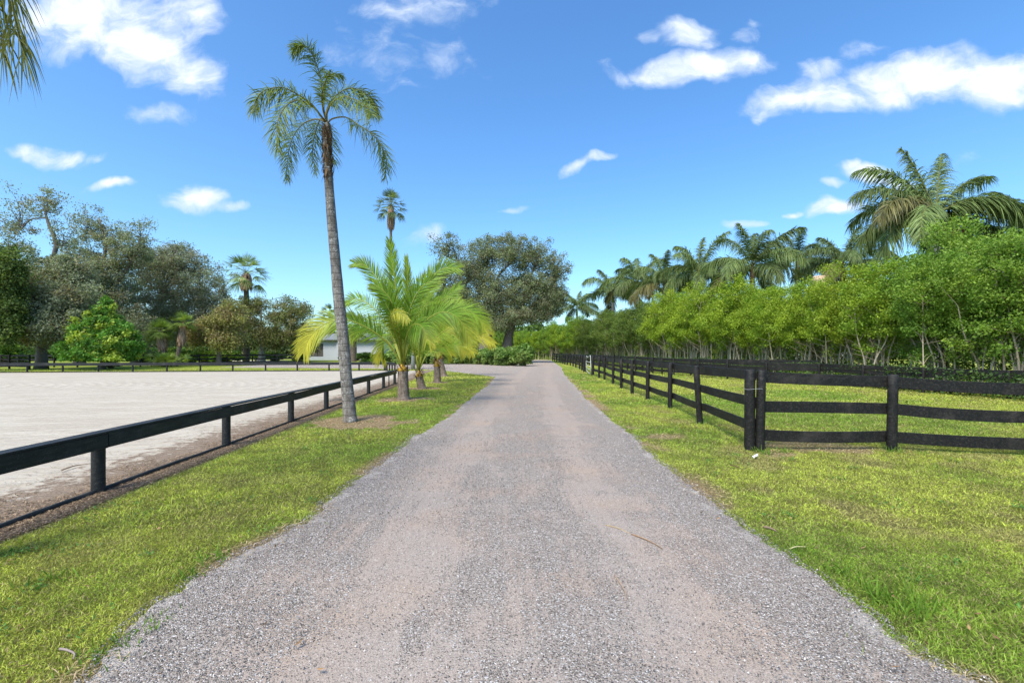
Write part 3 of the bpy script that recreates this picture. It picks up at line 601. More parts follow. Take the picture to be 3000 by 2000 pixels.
QF = [([(780,765,0),(775,620,.1),(755,470,.1),(715,340,0),(655,235,-.2),(600,225,-.3),(545,250,-.4)], .42, 170),
      ([(765,765),(690,670,-.2),(590,600,-.4),(460,540,-.7),(340,560,-.9),(265,620,-1.0),(240,740,-1.1)], .42, 170),
      ([(762,768),(700,690,-.5),(600,640,-1.),(510,665,-1.4),(440,760,-1.6),(420,880,-1.7),(430,1030,-1.75)], .40, 150),
      ([(758,785),(700,785,.4),(620,820,.9),(555,900,1.3),(515,1010,1.5),(500,1130,1.6),(500,1260,1.6)], .38, 150),
      ([(770,775),(750,790,.8),(725,850,1.1),(705,930,1.3),(695,1040,1.4),(715,1200,1.4)], .36, 110),
      ([(800,790),(830,850,.8),(840,950,1.1),(835,1060,1.2),(845,1110,1.2)], .34, 70),
      ([(790,765),(820,670,.2),(900,580,.4),(1000,545,.6),(1100,585,.7),(1170,650,.8),(1205,760,.8)], .42, 170),
      ([(795,765),(840,660,-.5),(930,610,-.9),(1030,640,-1.2),(1110,690,-1.4),(1150,750,-1.5)], .40, 150),
      ([(812,810),(850,778,-.2),(950,768,-.3),(1050,830,-.4),(1150,895,-.5),(1225,990,-.5),(1262,1100,-.5),(1250,1240,-.5)], .38, 140),
      ([(780,730),(782,600,.4),(800,480,.7),(850,435,.9),(925,450,1.1)], .34, 110),
      ([(778,740),(765,600,-.3),(790,500,-.6),(830,420,-.8)], .30, 80)]
for k, (pp, L, n) in enumerate(QF):
    P_ = crom(zpx(pp, 10.85, Z6, *zo), 26); P_[0] = P_[0]*.4+top*.6
    dx = P_[-1]-P_[0]; S = norm(np.array([-dx[1], dx[0], 0])) if k else np.array([.3, 1, 0])
    st = .30 if k in (8,) else .16
    b = frond(P_, L*1.12, int(n*.8), .0080, (.15, .205, .035), S=S, ang=62, droop=.45, plum=.75, t0=st, tipcol=((.26, .24, .03), 1.1, 1.2, .30), rr=.020, rcol=(.20, .17, .05), seed=40+k, prof=(.22, .94), jit=.28)
    b.build('frond', M_frond, t)
# 2. coconut palms
def coco(base, topv, fr, husk, label, seed, rad=.2, tops=.16):
    t = thing('coconut_palm', label, 'palm tree', base, 'young coconut palms beside the drive')
    P = crom([base+[0, 0, -.03], base*.6+topv*.4+[0.0, 0, 0], topv], 30); b = MB(); hz = np.linspace(0, 1, 30)
    b.tube(P, rad*(1-.22*hz)*(1+.12*np.exp(-(hz/.1)**2))*(1+.02*np.sin(hz*60)), 22, wob=.015); b.build('trunk', M_ctrunk, t)
    hub = topv+[0, 0, .0]; b = MB(); r = np.random.default_rng(seed)
    ca = r.uniform(.9, 1.1)
    # swollen orange-yellow leaf base with brown fibre
    z = np.linspace(0, husk*.8, 9); b.tube(np.stack([hub[0]+0*z, hub[1]+0*z, hub[2]-.03+z], 1), rad*np.array([.6, .72, .76, .70, .6, .5, .4, .32, .25]), 18, (.40, .24, .03), wob=.03); b.build('leaf_base', M_husk, t)
    b = MB(); n = 90; a = r.uniform(0, 2*pi, n); zz = r.uniform(0, husk, n); ra = rad*np.interp(zz/husk, [0, .3, 1], [.8, .98, .45])
    Pp = np.stack([hub[0]+np.cos(a)*ra, hub[1]+np.sin(a)*ra, hub[2]+zz-.03], 1); D = norm(np.stack([np.cos(a)*.9, np.sin(a)*.9, r.uniform(-.6, 1.2, n)], 1)); l = r.uniform(.08, .28, n)[:, None]
    k = r.random(n) < .85; b.ribbons(np.stack([Pp, Pp+D*l*.5+[0, 0, .02], Pp+D*l-[0, 0, .04]], 1)[k], (np.array([[.03, .02, .003]])*r.uniform(.3, 1.2, (n, 1)))[k], np.stack([-np.sin(a), np.cos(a), a*0], 1)[k], (r.choice([.5, 1, 1.6], n)[:, None]*np.array([.14, .085, .05]))[k]); b.build('fibre', M_dry, t)
    for k, f in enumerate(fr):
        f().build('frond', M_frond, t)
    return t
CG = (.150, .265, .022); CY = (.42, .39, .04)
def cf(pts, Y, L=.75, n=110, face=(0, -1, .35), tip=.75, col=CG, droop=.25, seed=0, yel=.25, ang=52, wd=.0125, t0=.22, hub=None, plum=.1):
    def f():
        P = crom(zpx(pts, Y, 2.614, 650, 650), 30)
        return frond(P, L*1.12, int(n*1.0), wd*.98, col, face=face, ang=ang, droop=droop, plum=plum, t0=t0, tipcol=(CY, tip, 1.0, yel), rr=.034, rcol=(.34, .36, .06), seed=seed, prof=(.2, .93), jit=.06, vee=.12)
    return f
Y1 = 15.6; c1 = [
 cf([(1382,1090),(1368,850,.1),(1345,600,.2),(1315,380,.2),(1283,140,.1)], Y1, .62, 130, ang=38, droop=.05, tip=1.1, seed=1, yel=.1),
 cf([(1384,1090),(1395,820,.5),(1425,560,.9),(1412,270,1.0)], Y1, .55, 110, ang=30, droop=.05, tip=1.1, seed=2, yel=.45),
 cf([(1380,1090),(1335,820,.2),(1262,600,.4),(1190,440,.5),(1105,338,.5),(1012,316,.5)], Y1, .62, 120, ang=45, droop=.12, tip=1.1, seed=3, face=(.2, -1, .2)),
 cf([(1378,1090),(1320,900,.6),(1215,720,1.2),(1110,620,1.6),(1000,590,1.8),(915,650,1.9)], Y1, .62, 110, tip=.9, seed=4, yel=.2),
 cf([(1370,1090),(1290,950,-.2),(1160,840,-.5),(1010,765,-.8),(880,750,-1.0),(760,800,-1.1),(670,890,-1.15),(625,1000,-1.2)], Y1, .80, 150, tip=.42, seed=5, yel=.45, face=(0, -1, .5)),
 cf([(1388,1090),(1425,800,.2),(1500,570,.4),(1600,430,.5),(1700,355,.5),(1812,356,.5)], Y1, .66, 120, ang=48, droop=.12, tip=.9, seed=6),
 cf([(1392,1090),(1450,900,-.5),(1560,760,-.9),(1690,690,-1.1),(1810,740,-1.2),(1900,880,-1.2)], Y1, .75, 120, tip=.7, seed=7, yel=.35),
 cf([(1386,1090),(1372,930,-.7),(1350,800,-1.2),(1290,690,-1.5),(1250,620,-1.6)], Y1, .55, 90, tip=1.1, seed=8, yel=.2, droop=.4),
 cf([(1366,1090),(1310,970,.7),(1255,900,1.1),(1215,960,1.3),(1215,1050,1.3)], Y1, .5, 80, tip=.5, seed=9, yel=.4, droop=.6),
 cf([(1380,1090),(1350,900,-.9),(1290,740,-1.8),(1350,690,-2.2),(1430,750,-2.5)], Y1, .34, 46, tip=.2, seed=10, yel=.5, droop=.5, col=(.26, .30, .05)),
 cf([(1390,1090),(1440,860,1.1),(1520,700,1.7),(1580,620,2.1),(1660,600,2.4)], Y1, .7, 110, tip=.9, seed=11),
 cf([(1384,1090),(1400,860,-.3),(1450,640,-.6),(1530,500,-.7),(1620,440,-.7)], Y1, .66, 120, ang=46, droop=.12, tip=.95, seed=13),
 cf([(1380,1090),(1360,880,-.5),(1320,660,-.8),(1250,540,-.9),(1170,480,-.9)], Y1, .60, 110, ang=46, droop=.12, tip=1.1, seed=14),
 cf([(1388,1090),(1410,900,-1.0),(1460,790,-1.8),(1530,800,-2.3),(1570,900,-2.5)], Y1, .62, 100, tip=.7, seed=15, yel=.3, droop=.35),
 cf([(1380,1090),(1300,890,1.1),(1190,780,1.8),(1060,800,2.2),(960,900,2.4)], Y1, .7, 110, tip=.8, seed=12, yel=.4)]
coco(np.array([-3.72, 15.6, 0]), at(1180, 1087, 15.6), c1, .36, 'nearest coconut palm of the row, tallest spreading crown of green and yellow fronds', 51, .215)
Y2_ = 20.2; c2 = [
 cf([(1508,1140),(1555,900,.2),(1680,720,.3),(1810,665,.4),(1930,700,.4),(2010,800,.4)], Y2_, .95, 130, tip=.75, seed=21, yel=.4, face=(0, -1, .5)),
 cf([(1508,1140),(1530,900,.5),(1600,720,.8),(1680,610,1.0),(1820,490,1.0)], Y2_, .85, 120, tip=1.1, seed=22, ang=42, droop=.1),
 cf([(1508,1140),(1560,960,-.4),(1680,850,-.7),(1790,800,-.8),(1860,840,-.8)], Y2_, .85, 110, tip=.35, seed=23, yel=.7),
 cf([(1504,1140),(1480,900,.4),(1500,700,.8),(1560,560,.9),(1640,480,1.0)], Y2_, .8, 110, tip=1.1, seed=24, ang=40, droop=.1),
 cf([(1502,1140),(1470,980,-.4),(1440,880,-.7),(1380,840,-.9)], Y2_, .7, 80, tip=.8, seed=25),
 cf([(1506,1140),(1520,980,-.6),(1560,900,-1.0),(1620,920,-1.2)], Y2_, .65, 80, tip=.5, seed=26, yel=.5),
 cf([(1506,1140),(1590,990,.3),(1700,960,.5),(1760,1020,.5)], Y2_, .6, 80, tip=.6, seed=27, yel=.5)]
coco(np.array([-4.0, 20.2, 0]), at(1228, 1103, 20.2), c2, .40, 'second coconut palm of the row, leaning trunk with orange leaf base', 52, .20)
Y3 = 24.0; c3 = [
 cf([(1648,1060),(1700,960,.2),(1820,890,.3),(1960,870,.4),(2085,930,.4)], Y3, .75, 110, tip=.4, seed=31, yel=.6),
 cf([(1648,1060),(1680,900,.3),(1760,760,.5),(1880,690,.6),(1960,760,.6)], Y3, .85, 110, tip=.8, seed=32, yel=.3),
 cf([(1648,1060),(1650,860,.4),(1700,680,.6),(1800,560,.7)], Y3, .75, 100, tip=1.1, seed=33, ang=40),
 cf([(1644,1060),(1600,900,.2),(1540,800,.4),(1450,760,.5)], Y3, .8, 100, tip=.9, seed=34),
 cf([(1646,1060),(1620,960,-.4),(1560,930,-.7),(1500,990,-.8)], Y3, .6, 80, tip=.5, seed=35, yel=.5),
 cf([(1648,1060),(1720,960,-.4),(1800,950,-.6),(1860,1010,-.7)], Y3, .6, 80, tip=.5, seed=36, yel=.5),
 cf([(1646,1060),(1620,820,.7),(1600,640,1.0),(1590,560,1.1)], Y3, .6, 90, tip=1.1, seed=37, ang=35)]
coco(np.array([-3.95, 24.0, 0]), at(1280.5, 1074, 24.0), c3, .55, 'third coconut palm of the row, short straight brown trunk', 53, .21)
Y4 = 29.7; c4 = [
 cf([(1672,1030),(1740,900,.2),(1850,800,.3),(1980,790,.4),(2040,850,.4)], Y4, 1.0, 100, tip=.6, seed=41, yel=.4),
 cf([(1672,1030),(1700,840,.3),(1760,690,.5),(1830,620,.6)], Y4, 1.0, 100, tip=1.1, seed=42, ang=42),
 cf([(1670,1030),(1640,860,.3),(1600,730,.5),(1540,680,.6)], Y4, 1.0, 100, tip=1.1, seed=43, ang=42),
 cf([(1672,1030),(1760,950,-.3),(1850,940,-.5),(1930,1000,-.5)], Y4, .8, 80, tip=.4, seed=44, yel=.6),
 cf([(1670,1030),(1600,930,-.3),(1530,900,-.5),(1460,950,-.5)], Y4, .8, 80, tip=.6, seed=45, yel=.5)]
coco(np.array([-4.45, 29.7, 0]), at(1289, 1052, 29.7), c4, .55, 'last coconut palm of the row, leaning away behind the third', 54, .23)
# 3. queen palm left of the camera, its frond tips hang into the picture
t = thing('queen_palm', 'queen palm at the left edge of which only hanging frond tips show', 'palm tree', (-4.25, 3.45, 0))
b = MB(); b.tube(crom([(-4.25, 3.45, -.02), (-4.3, 3.42, 2.5), (-4.28, 3.45, 5.6)], 30), np.linspace(.12, .08, 30), 16); b.build('trunk', M_qtrunk, t)
H = np.array([-4.28, 3.45, 5.6])
for k, (pp, n, L) in enumerate([([H, (-4.45, 3.8, 6.0), (-4.62, 4.05, 5.6), (-4.60, 4.15, 5.1), (-4.55, 4.16, 4.7), (-4.46, 4.16, 4.33)], 46, .38),
                          ([H, (-4.7, 3.9, 6.0), (-4.75, 4.25, 5.4), (-4.94, 4.35, 5.0), (-4.92, 4.4, 4.5)], 40, .40)]):
    b = frond(crom(pp, 26), L, n, .0060, (.16, .17, .03), S=(.9, .35, 0), ang=34, droop=.7, plum=.6, t0=.2, tipcol=((.22, .19, .02), 1.1, 1.2, .4), rr=.016, rcol=(.22, .2, .05), seed=70+k, jit=.2, prof=(.2, .85)); b.build('frond', M_frond, t)
for k, (az, el) in enumerate([(2.2, .9), (3.0, .5), (4.0, .7), (5.0, .4), (3.6, 1.2)]):
    P_ = curve(H, az, el, 2.6, .22); b = frond(P_, .45, 90, .009, (.085, .12, .025), S=(-math.sin(az), math.cos(az), 0), ang=60, droop=.5, plum=.7, seed=80+k, prof=(.2, .94)); b.build('frond', M_frond, t)

# fan palms
def fan(b, hub, az, el, pet, rad, nseg, col, r, droop=.25, spread=2.5):
    d = np.array([math.cos(az)*math.cos(el), math.sin(az)*math.cos(el), math.sin(el)]); g_ = np.array([0, 0, -1.0])
    p1 = hub+d*pet*.6; p2 = hub+d*pet+g_*pet*.10; b.tube([hub, p1, p2], [.03, .022, .015], 5, (.16, .19, .05), cap=False)
    d2 = norm(d+g_*.25); S = norm(np.cross(d2, [0, 0, 1.0])+r.normal(0, .15, 3)); S = norm(S-d2*(S@d2)); N = np.cross(S, d2)
    a = np.linspace(-spread/2, spread/2, nseg)+r.normal(0, .02, nseg)
    D = np.cos(a)[:, None]*d2+np.sin(a)[:, None]*S+N*(.12*np.cos(a*2))[:, None]; D = norm(D)
    l = rad*(1-.25*np.abs(a/(spread/2))**2)*r.uniform(.85, 1.1, nseg); s = np.array([0, .35, .65, 1.0])
    Cn = p2[None, None]+D[:, None]*(l[:, None]*s)[..., None]; Cn[..., 2] -= (l*droop*r.uniform(.6, 1.6, nseg))[:, None]*s**2.5
    wd = rad*spread/nseg*.42
    W = wd*np.array([.12, .42, .55, .05])[None]*np.ones((nseg, 1)); Wv = norm(-np.sin(a)[:, None]*d2+np.cos(a)[:, None]*S)
    b.ribbons(Cn, W, Wv, np.asarray(col)*r.uniform(.7, 1.35, (nseg, 1)))
def fanpalm(name, base, hubz, label, seed, R=2.6, nl=30, skirt=2.0, trad=.22, col=(.095, .13, .045), rad=1.05, lean=(0, 0), group=None, trmat=None, elmin=-.5):
    r = np.random.default_rng(seed); base = np.array(base, float); t = thing(name, label, 'palm tree', base, group); hub = base+[lean[0], lean[1], hubz]
    P = crom([base-[0, 0, .03], base*.5+hub*.5+[r.normal(0, .12), 0, 0], hub], 30); b = MB(); b.tube(P, trad*np.linspace(1.25, .8, 30), 12, wob=.04); b.build('trunk', trmat or M_ptrunk, t)
    b = MB()
    for k in range(nl):
        az = k*2.39996+r.normal(0, .15); q = k/nl; el = 1.35+(elmin-1.35)*q**.8+r.normal(0, .1)
        fan(b, hub, az, el, (R-rad)*r.uniform(.85, 1.1), rad*r.uniform(.9, 1.1), 22, np.array(col)*r.uniform(.7, 1.4), r, droop=.08+.22*q)
    b.build('crown', M_frond, t)
    if skirt > 0:
        b = MB(); n = 520; a = r.uniform(0, 2*pi, n); z = hub[2]-r.uniform(0, skirt*.85, n); l = r.uniform(.5, 1.1, n)*min(1.0, skirt); fl = np.interp(hub[2]-z, [0, skirt*.5, skirt], [.28, .5, .35])*R*.25
        cx_ = np.interp(z, P[:, 2], P[:, 0]); P0 = np.stack([cx_+np.cos(a)*trad, hub[1]+np.sin(a)*trad, z], 1); P1 = P0+np.stack([np.cos(a)*fl, np.sin(a)*fl, -l*.35], 1); P2 = P0+np.stack([np.cos(a)*fl*1.1, np.sin(a)*fl*1.1, -l], 1)
        b.ribbons(np.stack([P0, P1, P2], 1), np.array([[.02, .06, .01]])*r.uniform(.5, 1.3, (n, 1)), np.stack([-np.sin(a), np.cos(a), a*0], 1), r.choice([.6, 1, 1.5], n)[:, None]*np.array([.36, .24, .16])); b.build('skirt', M_dry, t)
    return t
p = at(1148, 1029, 62); fanpalm('fan_palm', (p[0]-.1, 62, 0), at(1150, 604, 62)[2], 'very tall thin fan palm rising above the coconut palms', 101, R=2.55, skirt=2.8, trad=.20, rad=1.1, nl=32, elmin=-.7, col=(.14, .18, .07))
p = at(721, 1029, 73); fanpalm('fan_palm', (p[0], 73, 0), at(722, 800, 73)[2], 'tall fan palm with brown skirt right of the grey oaks', 102, R=3.9, skirt=2.6, trad=.42, rad=1.75, nl=34, col=(.20, .26, .08), elmin=-.8)
p = at(470, 1029, 50); fanpalm('fan_palm', (p[0]+.4, 50, 0), at(475, 968, 50)[2], 'shaggy short fan palm with wide dead skirt, left one of the pair', 103, R=1.7, skirt=1.7, trad=.25, rad=1.1, nl=26, col=(.17, .24, .05), lean=(-.4, 0), group='pair of shaggy fan palms')
p = at(515, 1029, 50); fanpalm('fan_palm', (p[0], 50, 0), at(538, 945, 50)[2], 'shaggy fan palm with hanging dead skirt, taller right one of the pair', 104, R=1.6, skirt=2.0, trad=.2, rad=1.0, nl=26, col=(.18, .25, .05), lean=(.8, 0), group='pair of shaggy fan palms')
p = at(966, 1029, 95); fanpalm('fan_palm', (p[0], 95, 0), at(966, 920, 95)[2], 'small distant palm showing above the white house', 105, R=2.6, skirt=0, trad=.25, rad=1.4, nl=24, col=(.08, .12, .03))
p = gnd(1034, 1058.5); fanpalm('fan_palm', p, at(1034, 960, p[1])[2], 'stout dark trunked palm in front of the white house wall', 106, R=3.4, skirt=1.6, trad=.48, rad=1.7, nl=28, col=(.09, .13, .03))
# palmetto clump
t = thing('palmetto', 'low spiky palmetto clump at the foot of the shaggy palms', 'shrub', gnd(490, 1075)); r = np.random.default_rng(8); b = MB(); pb_ = gnd(490, 1075)
for k in range(60):
    fan(b, pb_+np.array([r.normal(0, .9), r.normal(0, .5), .1]), r.uniform(0, 2*pi), r.uniform(.35, 1.35), r.uniform(.5, 1.3), r.uniform(.6, .9), 16, np.array([.18, .25, .05])*r.uniform(.7, 1.4), r)
b.build('foliage', M_frond, t)
# slim palm with the pale trunk behind
p = gnd(1210, 1082); t = thing('slim_palm', 'slim palm with smooth pale grey trunk behind the second coconut palm', 'palm tree', p); b = MB(); hub = p+np.array([.0, 0, 2.6]); b.tube([p-[0, 0, .03], p+[0, 0, 1.2], hub], [.2, .15, .12], 14); m, g = newmat('pale_palm_bark'); tc = g.node('ShaderNodeTexCoord').outputs['Object']
out(g, pbsdf(g, g.mix(g.noise(tc, 6, 5, .7).outputs['Fac'], (.22, .21, .2), (.44, .43, .41)), .85, .2)); M_pale = m; b.build('trunk', m, t)
for k in range(9):
    P_ = curve(hub, k*2.4, .4+.9*(1-k/9), 2.3, .2); frond(P_, .5, 60, .016, (.10, .16, .03), S=(-math.sin(k*2.4), math.cos(k*2.4), 0), seed=k, droop=.4, prof=(.2, .9)).build('frond', M_frond, t)
# royal palms
def royal(hub, label, seed, L=4.0, n=14, trad=.24, shaft=1.7, col=(.140, .190, .060), azs=None, shaftcol=(.17, .24, .035), brown=False, rot=0.0):
    hub = np.array(hub, float); r = np.random.default_rng(seed); base = np.array([hub[0], hub[1], 0])
    t = thing('royal_palm', label, 'palm tree', base, 'royal palms standing behind the tall hedge')
    b = MB(); z = np.linspace(-.02, hub[2]-shaft, 24); b.tube(np.stack([hub[0]+0*z, hub[1]+0*z, z], 1), trad*np.interp(z/hub[2], [0, .5, 1], [1.15, 1.1, .85]), 16); b.build('trunk', M_pale, t)
    b = MB(); z = np.linspace(hub[2]-shaft, hub[2]+.2, 10); b.tube(np.stack([hub[0]+0*z, hub[1]+0*z, z], 1), trad*np.array([.9, .92, .9, .85, .8, .72, .65, .55, .45, .3]), 16, shaftcol); b.build('crownshaft', M_husk, t)
    if brown:
        b = MB(); q = 700; c0 = hub+np.array([.55, -.35, -shaft+.05]); P0 = c0+r.normal(0, 1, (q, 3))*[.3, .3, .42]; D = norm(r.normal(size=(q, 3))+[0, 0, -.7]); b.leaves(P0, D, norm(np.cross(D, r.normal(size=(q, 3)))), .22, .03, np.array([.11, .045, .03])*r.uniform(.6, 1.5, (q, 1))); b.build('seed_cluster', M_dry, t)
    for k in range(n):
        q = k/(n-1); az = rot+k*2.39996+r.normal(0, .12); el = 1.35-1.55*q**.85+r.normal(0, .07); gg = .07+.11*(1-abs(q-.4))+r.normal(0, .02)
        if azs: az, el, gg = azs[k]
        P_ = curve(hub, az, el, L*r.uniform(.88, 1.08)*(.85 if q < .1 else 1), gg, 22)
        cc = np.array(col)*r.uniform(.75, 1.25)
        if (k == 6 if azs else (q > .85 and r.random() < .4)): cc = np.array([.16, .15, .055])
        frond(P_, L*.22, 160, .020*L/4*1.1, cc, S=(-math.sin(az), math.cos(az), 0), ang=58, droop=.75, plum=.55, t0=.12, rr=.045, rcol=(.16, .17, .05), seed=seed*50+k, prof=(.2, .93), jit=.15).build('frond', M_frond, t)
    return t
Yr = 25.0; hb = at(2742, 625, Yr)
A = [(2.2, 1.30, .06), (.7, 1.2, .07), (.22, .80, .09), (2.7, 1.05, .14), (3.0, .72, .14), (.05, .50, .14), (3.4, .42, .17), (-.3, .35, .16), (.9, .25, .2), (2.9, .25, .2), (.45, .15, .2), (5.75, .45, .2), (3.3, .0, .22), (1.3, .9, .16), (1.9, .35, .2), (-.1, -.05, .2), (3.8, .15, .2), (2.2, .7, .2), (.9, .5, .2)]
royal(hb, 'largest and nearest royal palm, bright green crownshaft, high on the right above the hedge', 201, L=4.8, n=19, azs=A, shaft=1.75, brown=True, trad=.27, shaftcol=(.20, .27, .03))
royal(at(2470, 775, 38), 'dark royal palm with reddish brown crownshaft just left of the largest one', 202, L=4.2, n=14, shaftcol=(.17, .08, .045), shaft=1.4, col=(.115, .16, .052), brown=True)
royal(at(2204, 778, 38.5), 'broad royal palm with pale brown crownshaft, second of the middle cluster counted from its right', 203, L=4.6, n=15, shaftcol=(.24, .16, .10), shaft=1.5, rot=1.0)
royal(at(2335, 762, 46), 'royal palm mostly hidden behind its neighbours between the broad one and the dark one', 204, L=4.3, n=12, shaftcol=(.2, .14, .08), rot=2.0, col=(.105, .155, .055))
royal(at(2046, 795, 49), 'royal palm with orange brown trunk top left of the broad one', 205, L=4.9, n=14, shaftcol=(.27, .14, .07), rot=.5)
royal(at(1946, 825, 57), 'royal palm fourth from the left end of the royal palm row', 206, L=5.5, n=13, shaftcol=(.2, .13, .08), rot=2.2)
royal(at(1868, 828, 65), 'royal palm third from the left end of the royal palm row', 207, L=6.0, n=13, rot=1.3)
royal(at(1796, 855, 73), 'royal palm second from the left end of the royal palm row', 208, L=6.0, n=12, rot=.2)
royal(at(1690, 900, 92), 'small farthest royal palm at the left end of the row, next to the big oak', 209, L=5.0, n=12, rot=.9)
royal(at(3035, 700, 26), 'royal palm at the right edge, only its dark fronds in view', 210, L=4.3, n=13, rot=2.5, col=(.115, .16, .052))

# ------------------------------------------------------------------ broadleaf trees
def scatter_leaves(b, cen, n, sig, ls, col, r, up=.3, colvar=.35, hang=0.0, flat=1.0, wr=.55):
    k = r.integers(0, len(cen), n); P = cen[k]+norm(r.normal(size=(n, 3)))*(r.random((n, 1))**.5)*np.array([1, 1, flat])*(sig[k][:, None] if isinstance(sig, np.ndarray) else sig)
    D = norm(r.normal(size=(n, 3))+np.array([0, 0, up-hang])); S = norm(np.cross(D, r.normal(size=(n, 3)))+1e-6)
    cc = col[k] if col.ndim == 2 else np.broadcast_to(col, (n, 3))
    l = ls*r.uniform(.6, 1.35, n)
    b.leaves(P, D, S, l, l*wr, cc*r.uniform(1-colvar, 1+colvar, (n, 1)))
def tree(name, label, cat, base, lobes, trunks, nleaf, ls, col, col2, r, group=None, barkcol=(.15, .13, .11), csig=.6, limbr=.10, twigs=1.0, mix=.3, top_brown=None, hang=0, barkmat=None, fill=.28):
    """lobes: (centre xyz, radii xyz, clumps, weight); trunks: (path points, r0, r1)"""
    t = thing(name, label, cat, base, group); b = MB(); ends = []
    for (pp, r0, r1) in trunks:
        P = crom(pp, 16); x = np.linspace(0, 1, 16); b.tube(P, (r0+(r1-r0)*x)*(1+.35*np.exp(-(x/.06)**2)), 10, barkcol, wob=.06); ends.append(P)
    nodes = np.concatenate([e[5:] for e in ends]); cen = []; sg = []; wt = []; cl = []
    for (c, rad, nc, w_) in lobes:
        c = np.array(c); rad = np.array(rad); u_ = norm(r.normal(size=(nc, 3)))*(r.random((nc, 1))**.42)*rad*(1+.15*r.normal(size=(nc, 1))); q = c+u_
        hub = c-np.array([0, 0, rad[2]*.45])
        j = np.argmin(((nodes-hub)**2).sum(1)); s0 = nodes[j]
        mid = s0*.5+hub*.5+r.normal(0, .08, 3)*rad.mean(); lr_ = limbr*(.55 if w_ < .45 else 1); P = crom([s0, mid, hub, c+[0, 0, rad[2]*.25]], 12); b.tube(P, np.linspace(lr_, lr_*.35, 12), 7, barkcol, cap=False, wob=.05)
        for k in range(int(nc*twigs)):
            a = P[r.integers(5, 12)]; e = q[k % nc]; mm = (a+e)/2+r.normal(0, .07, 3)*rad.mean(); b.tube(crom([a, mm, e], 6), np.linspace(limbr*.26, limbr*.08, 6), 4, barkcol, cap=False)
        cen.append(q); sg.append(np.full(nc, csig)*r.uniform(.6, 1.35, nc)); wt.append(np.full(nc, w_))
        m_ = (r.random((nc, 1)) < mix)
        cl.append(np.where(m_, np.array(col2), np.array(col))*r.uniform(.8, 1.2, (nc, 1)))
    b.build('trunk', barkmat or M_bark, t)
    cen = np.concatenate(cen); sg = np.concatenate(sg); wt = np.concatenate(wt); cl = np.concatenate(cl)
    k = r.choice(len(cen), nleaf, p=wt/wt.sum()); lb = MB(); n = nleaf
    P = cen[k]+norm(r.normal(size=(n, 3)))*(r.random((n, 1))**.6)*sg[k][:, None]*np.array([1, 1, .8])
    lw = np.array([l_[3]*np.prod(l_[1])**.67 if l_[3] > .45 else 0.0 for l_ in lobes])+1e-6; nf = int(n*fill); kl = r.choice(len(lobes), nf, p=lw/lw.sum())
    P[:nf] = np.array([l_[0] for l_ in lobes])[kl]+norm(r.normal(size=(nf, 3)))*(r.random((nf, 1))**.38)*np.array([l_[1] for l_ in lobes])[kl]*.95; P[:, 2] = np.maximum(P[:, 2], 1.0)
    D = norm(r.normal(size=(n, 3))+np.array([0, 0, .2-hang])); S = norm(np.cross(D, r.normal(size=(n, 3)))+1e-6)
    l = ls*r.uniform(.6, 1.35, n); lb.leaves(P, D, S, l, l*.55, cl[k]*r.uniform(.6, 1.4, (n, 1)))
    lb.build('crown', M_leaf, t); return t
def lobe(px, py, rx, ry, Y, nc, w_, dy=None):
    c = at(px, py, Y); return (c, (rx/FPX*Y, (rx/FPX*Y*.8) if dy is None else dy, ry/FPX*Y), nc, w_)
OG, OB = (.245, .270, .170), (.26, .240, .150)
r = np.random.default_rng(301)
Yo = 43.5; b0 = gnd(121, 1080)
tree('oak_tree', 'grey-green oak at the far left with a thick dark trunk and sparse brownish upper limbs', 'tree', b0,
     [lobe(60,640,75,70,Yo,26,.30), lobe(140,600,55,45,Yo,22,.30), lobe(30,720,60,50,Yo,20,.35), lobe(110,830,95,75,Yo,60,1), lobe(190,880,90,90,Yo-1,60,1), lobe(80,930,80,70,Yo-2,50,1), lobe(160,960,90,50,Yo-2,50,1), lobe(210,800,70,60,Yo,40,1), lobe(185,700,45,40,Yo,14,.3)],
     [([b0, b0+[.05, 0, 2.2], at(124, 940, Yo), at(140, 800, Yo), at(165, 720, Yo), at(140, 650, Yo), at(128, 600, Yo)], .42, .06), ([at(122, 990, Yo), at(90, 900, Yo), at(60, 780, Yo)], .22, .08), ([at(124, 960, Yo), at(180, 880, Yo), at(200, 790, Yo)], .22, .08)], 95000, .18, OG, OB, r, 'grey oaks behind the arena', csig=.85, limbr=.13)
r = np.random.default_rng(302); Yo = 54; b0 = gnd(232, 1069.7)
tree('oak_tree', 'middle grey-green oak of the left group, several ragged brownish tops against the sky', 'tree', b0,
     [lobe(260,660,45,55,Yo,24,.35), lobe(310,690,60,50,Yo,30,.4), lobe(410,680,40,40,Yo,16,.3), lobe(240,740,50,50,Yo,22,.4), lobe(380,740,60,45,Yo,30,.6), lobe(300,800,90,60,Yo,50,1), lobe(280,880,110,80,Yo,70,1), lobe(350,950,110,60,Yo,50,1), lobe(250,970,90,50,Yo,40,1), lobe(170,830,50,60,Yo,25,.8)],
     [([b0, b0+[.3, 0, 2.5], at(250, 940, Yo), at(290, 820, Yo), at(310, 720, Yo), at(290, 640, Yo)], .5, .08), ([at(250, 950, Yo), at(330, 850, Yo), at(400, 740, Yo), at(412, 690, Yo)], .28, .07)], 105000, .19, OG, OB, r, 'grey oaks behind the arena', csig=.9, limbr=.14)
r = np.random.default_rng(303); Yo = 61; b0 = gnd(398, 1065)
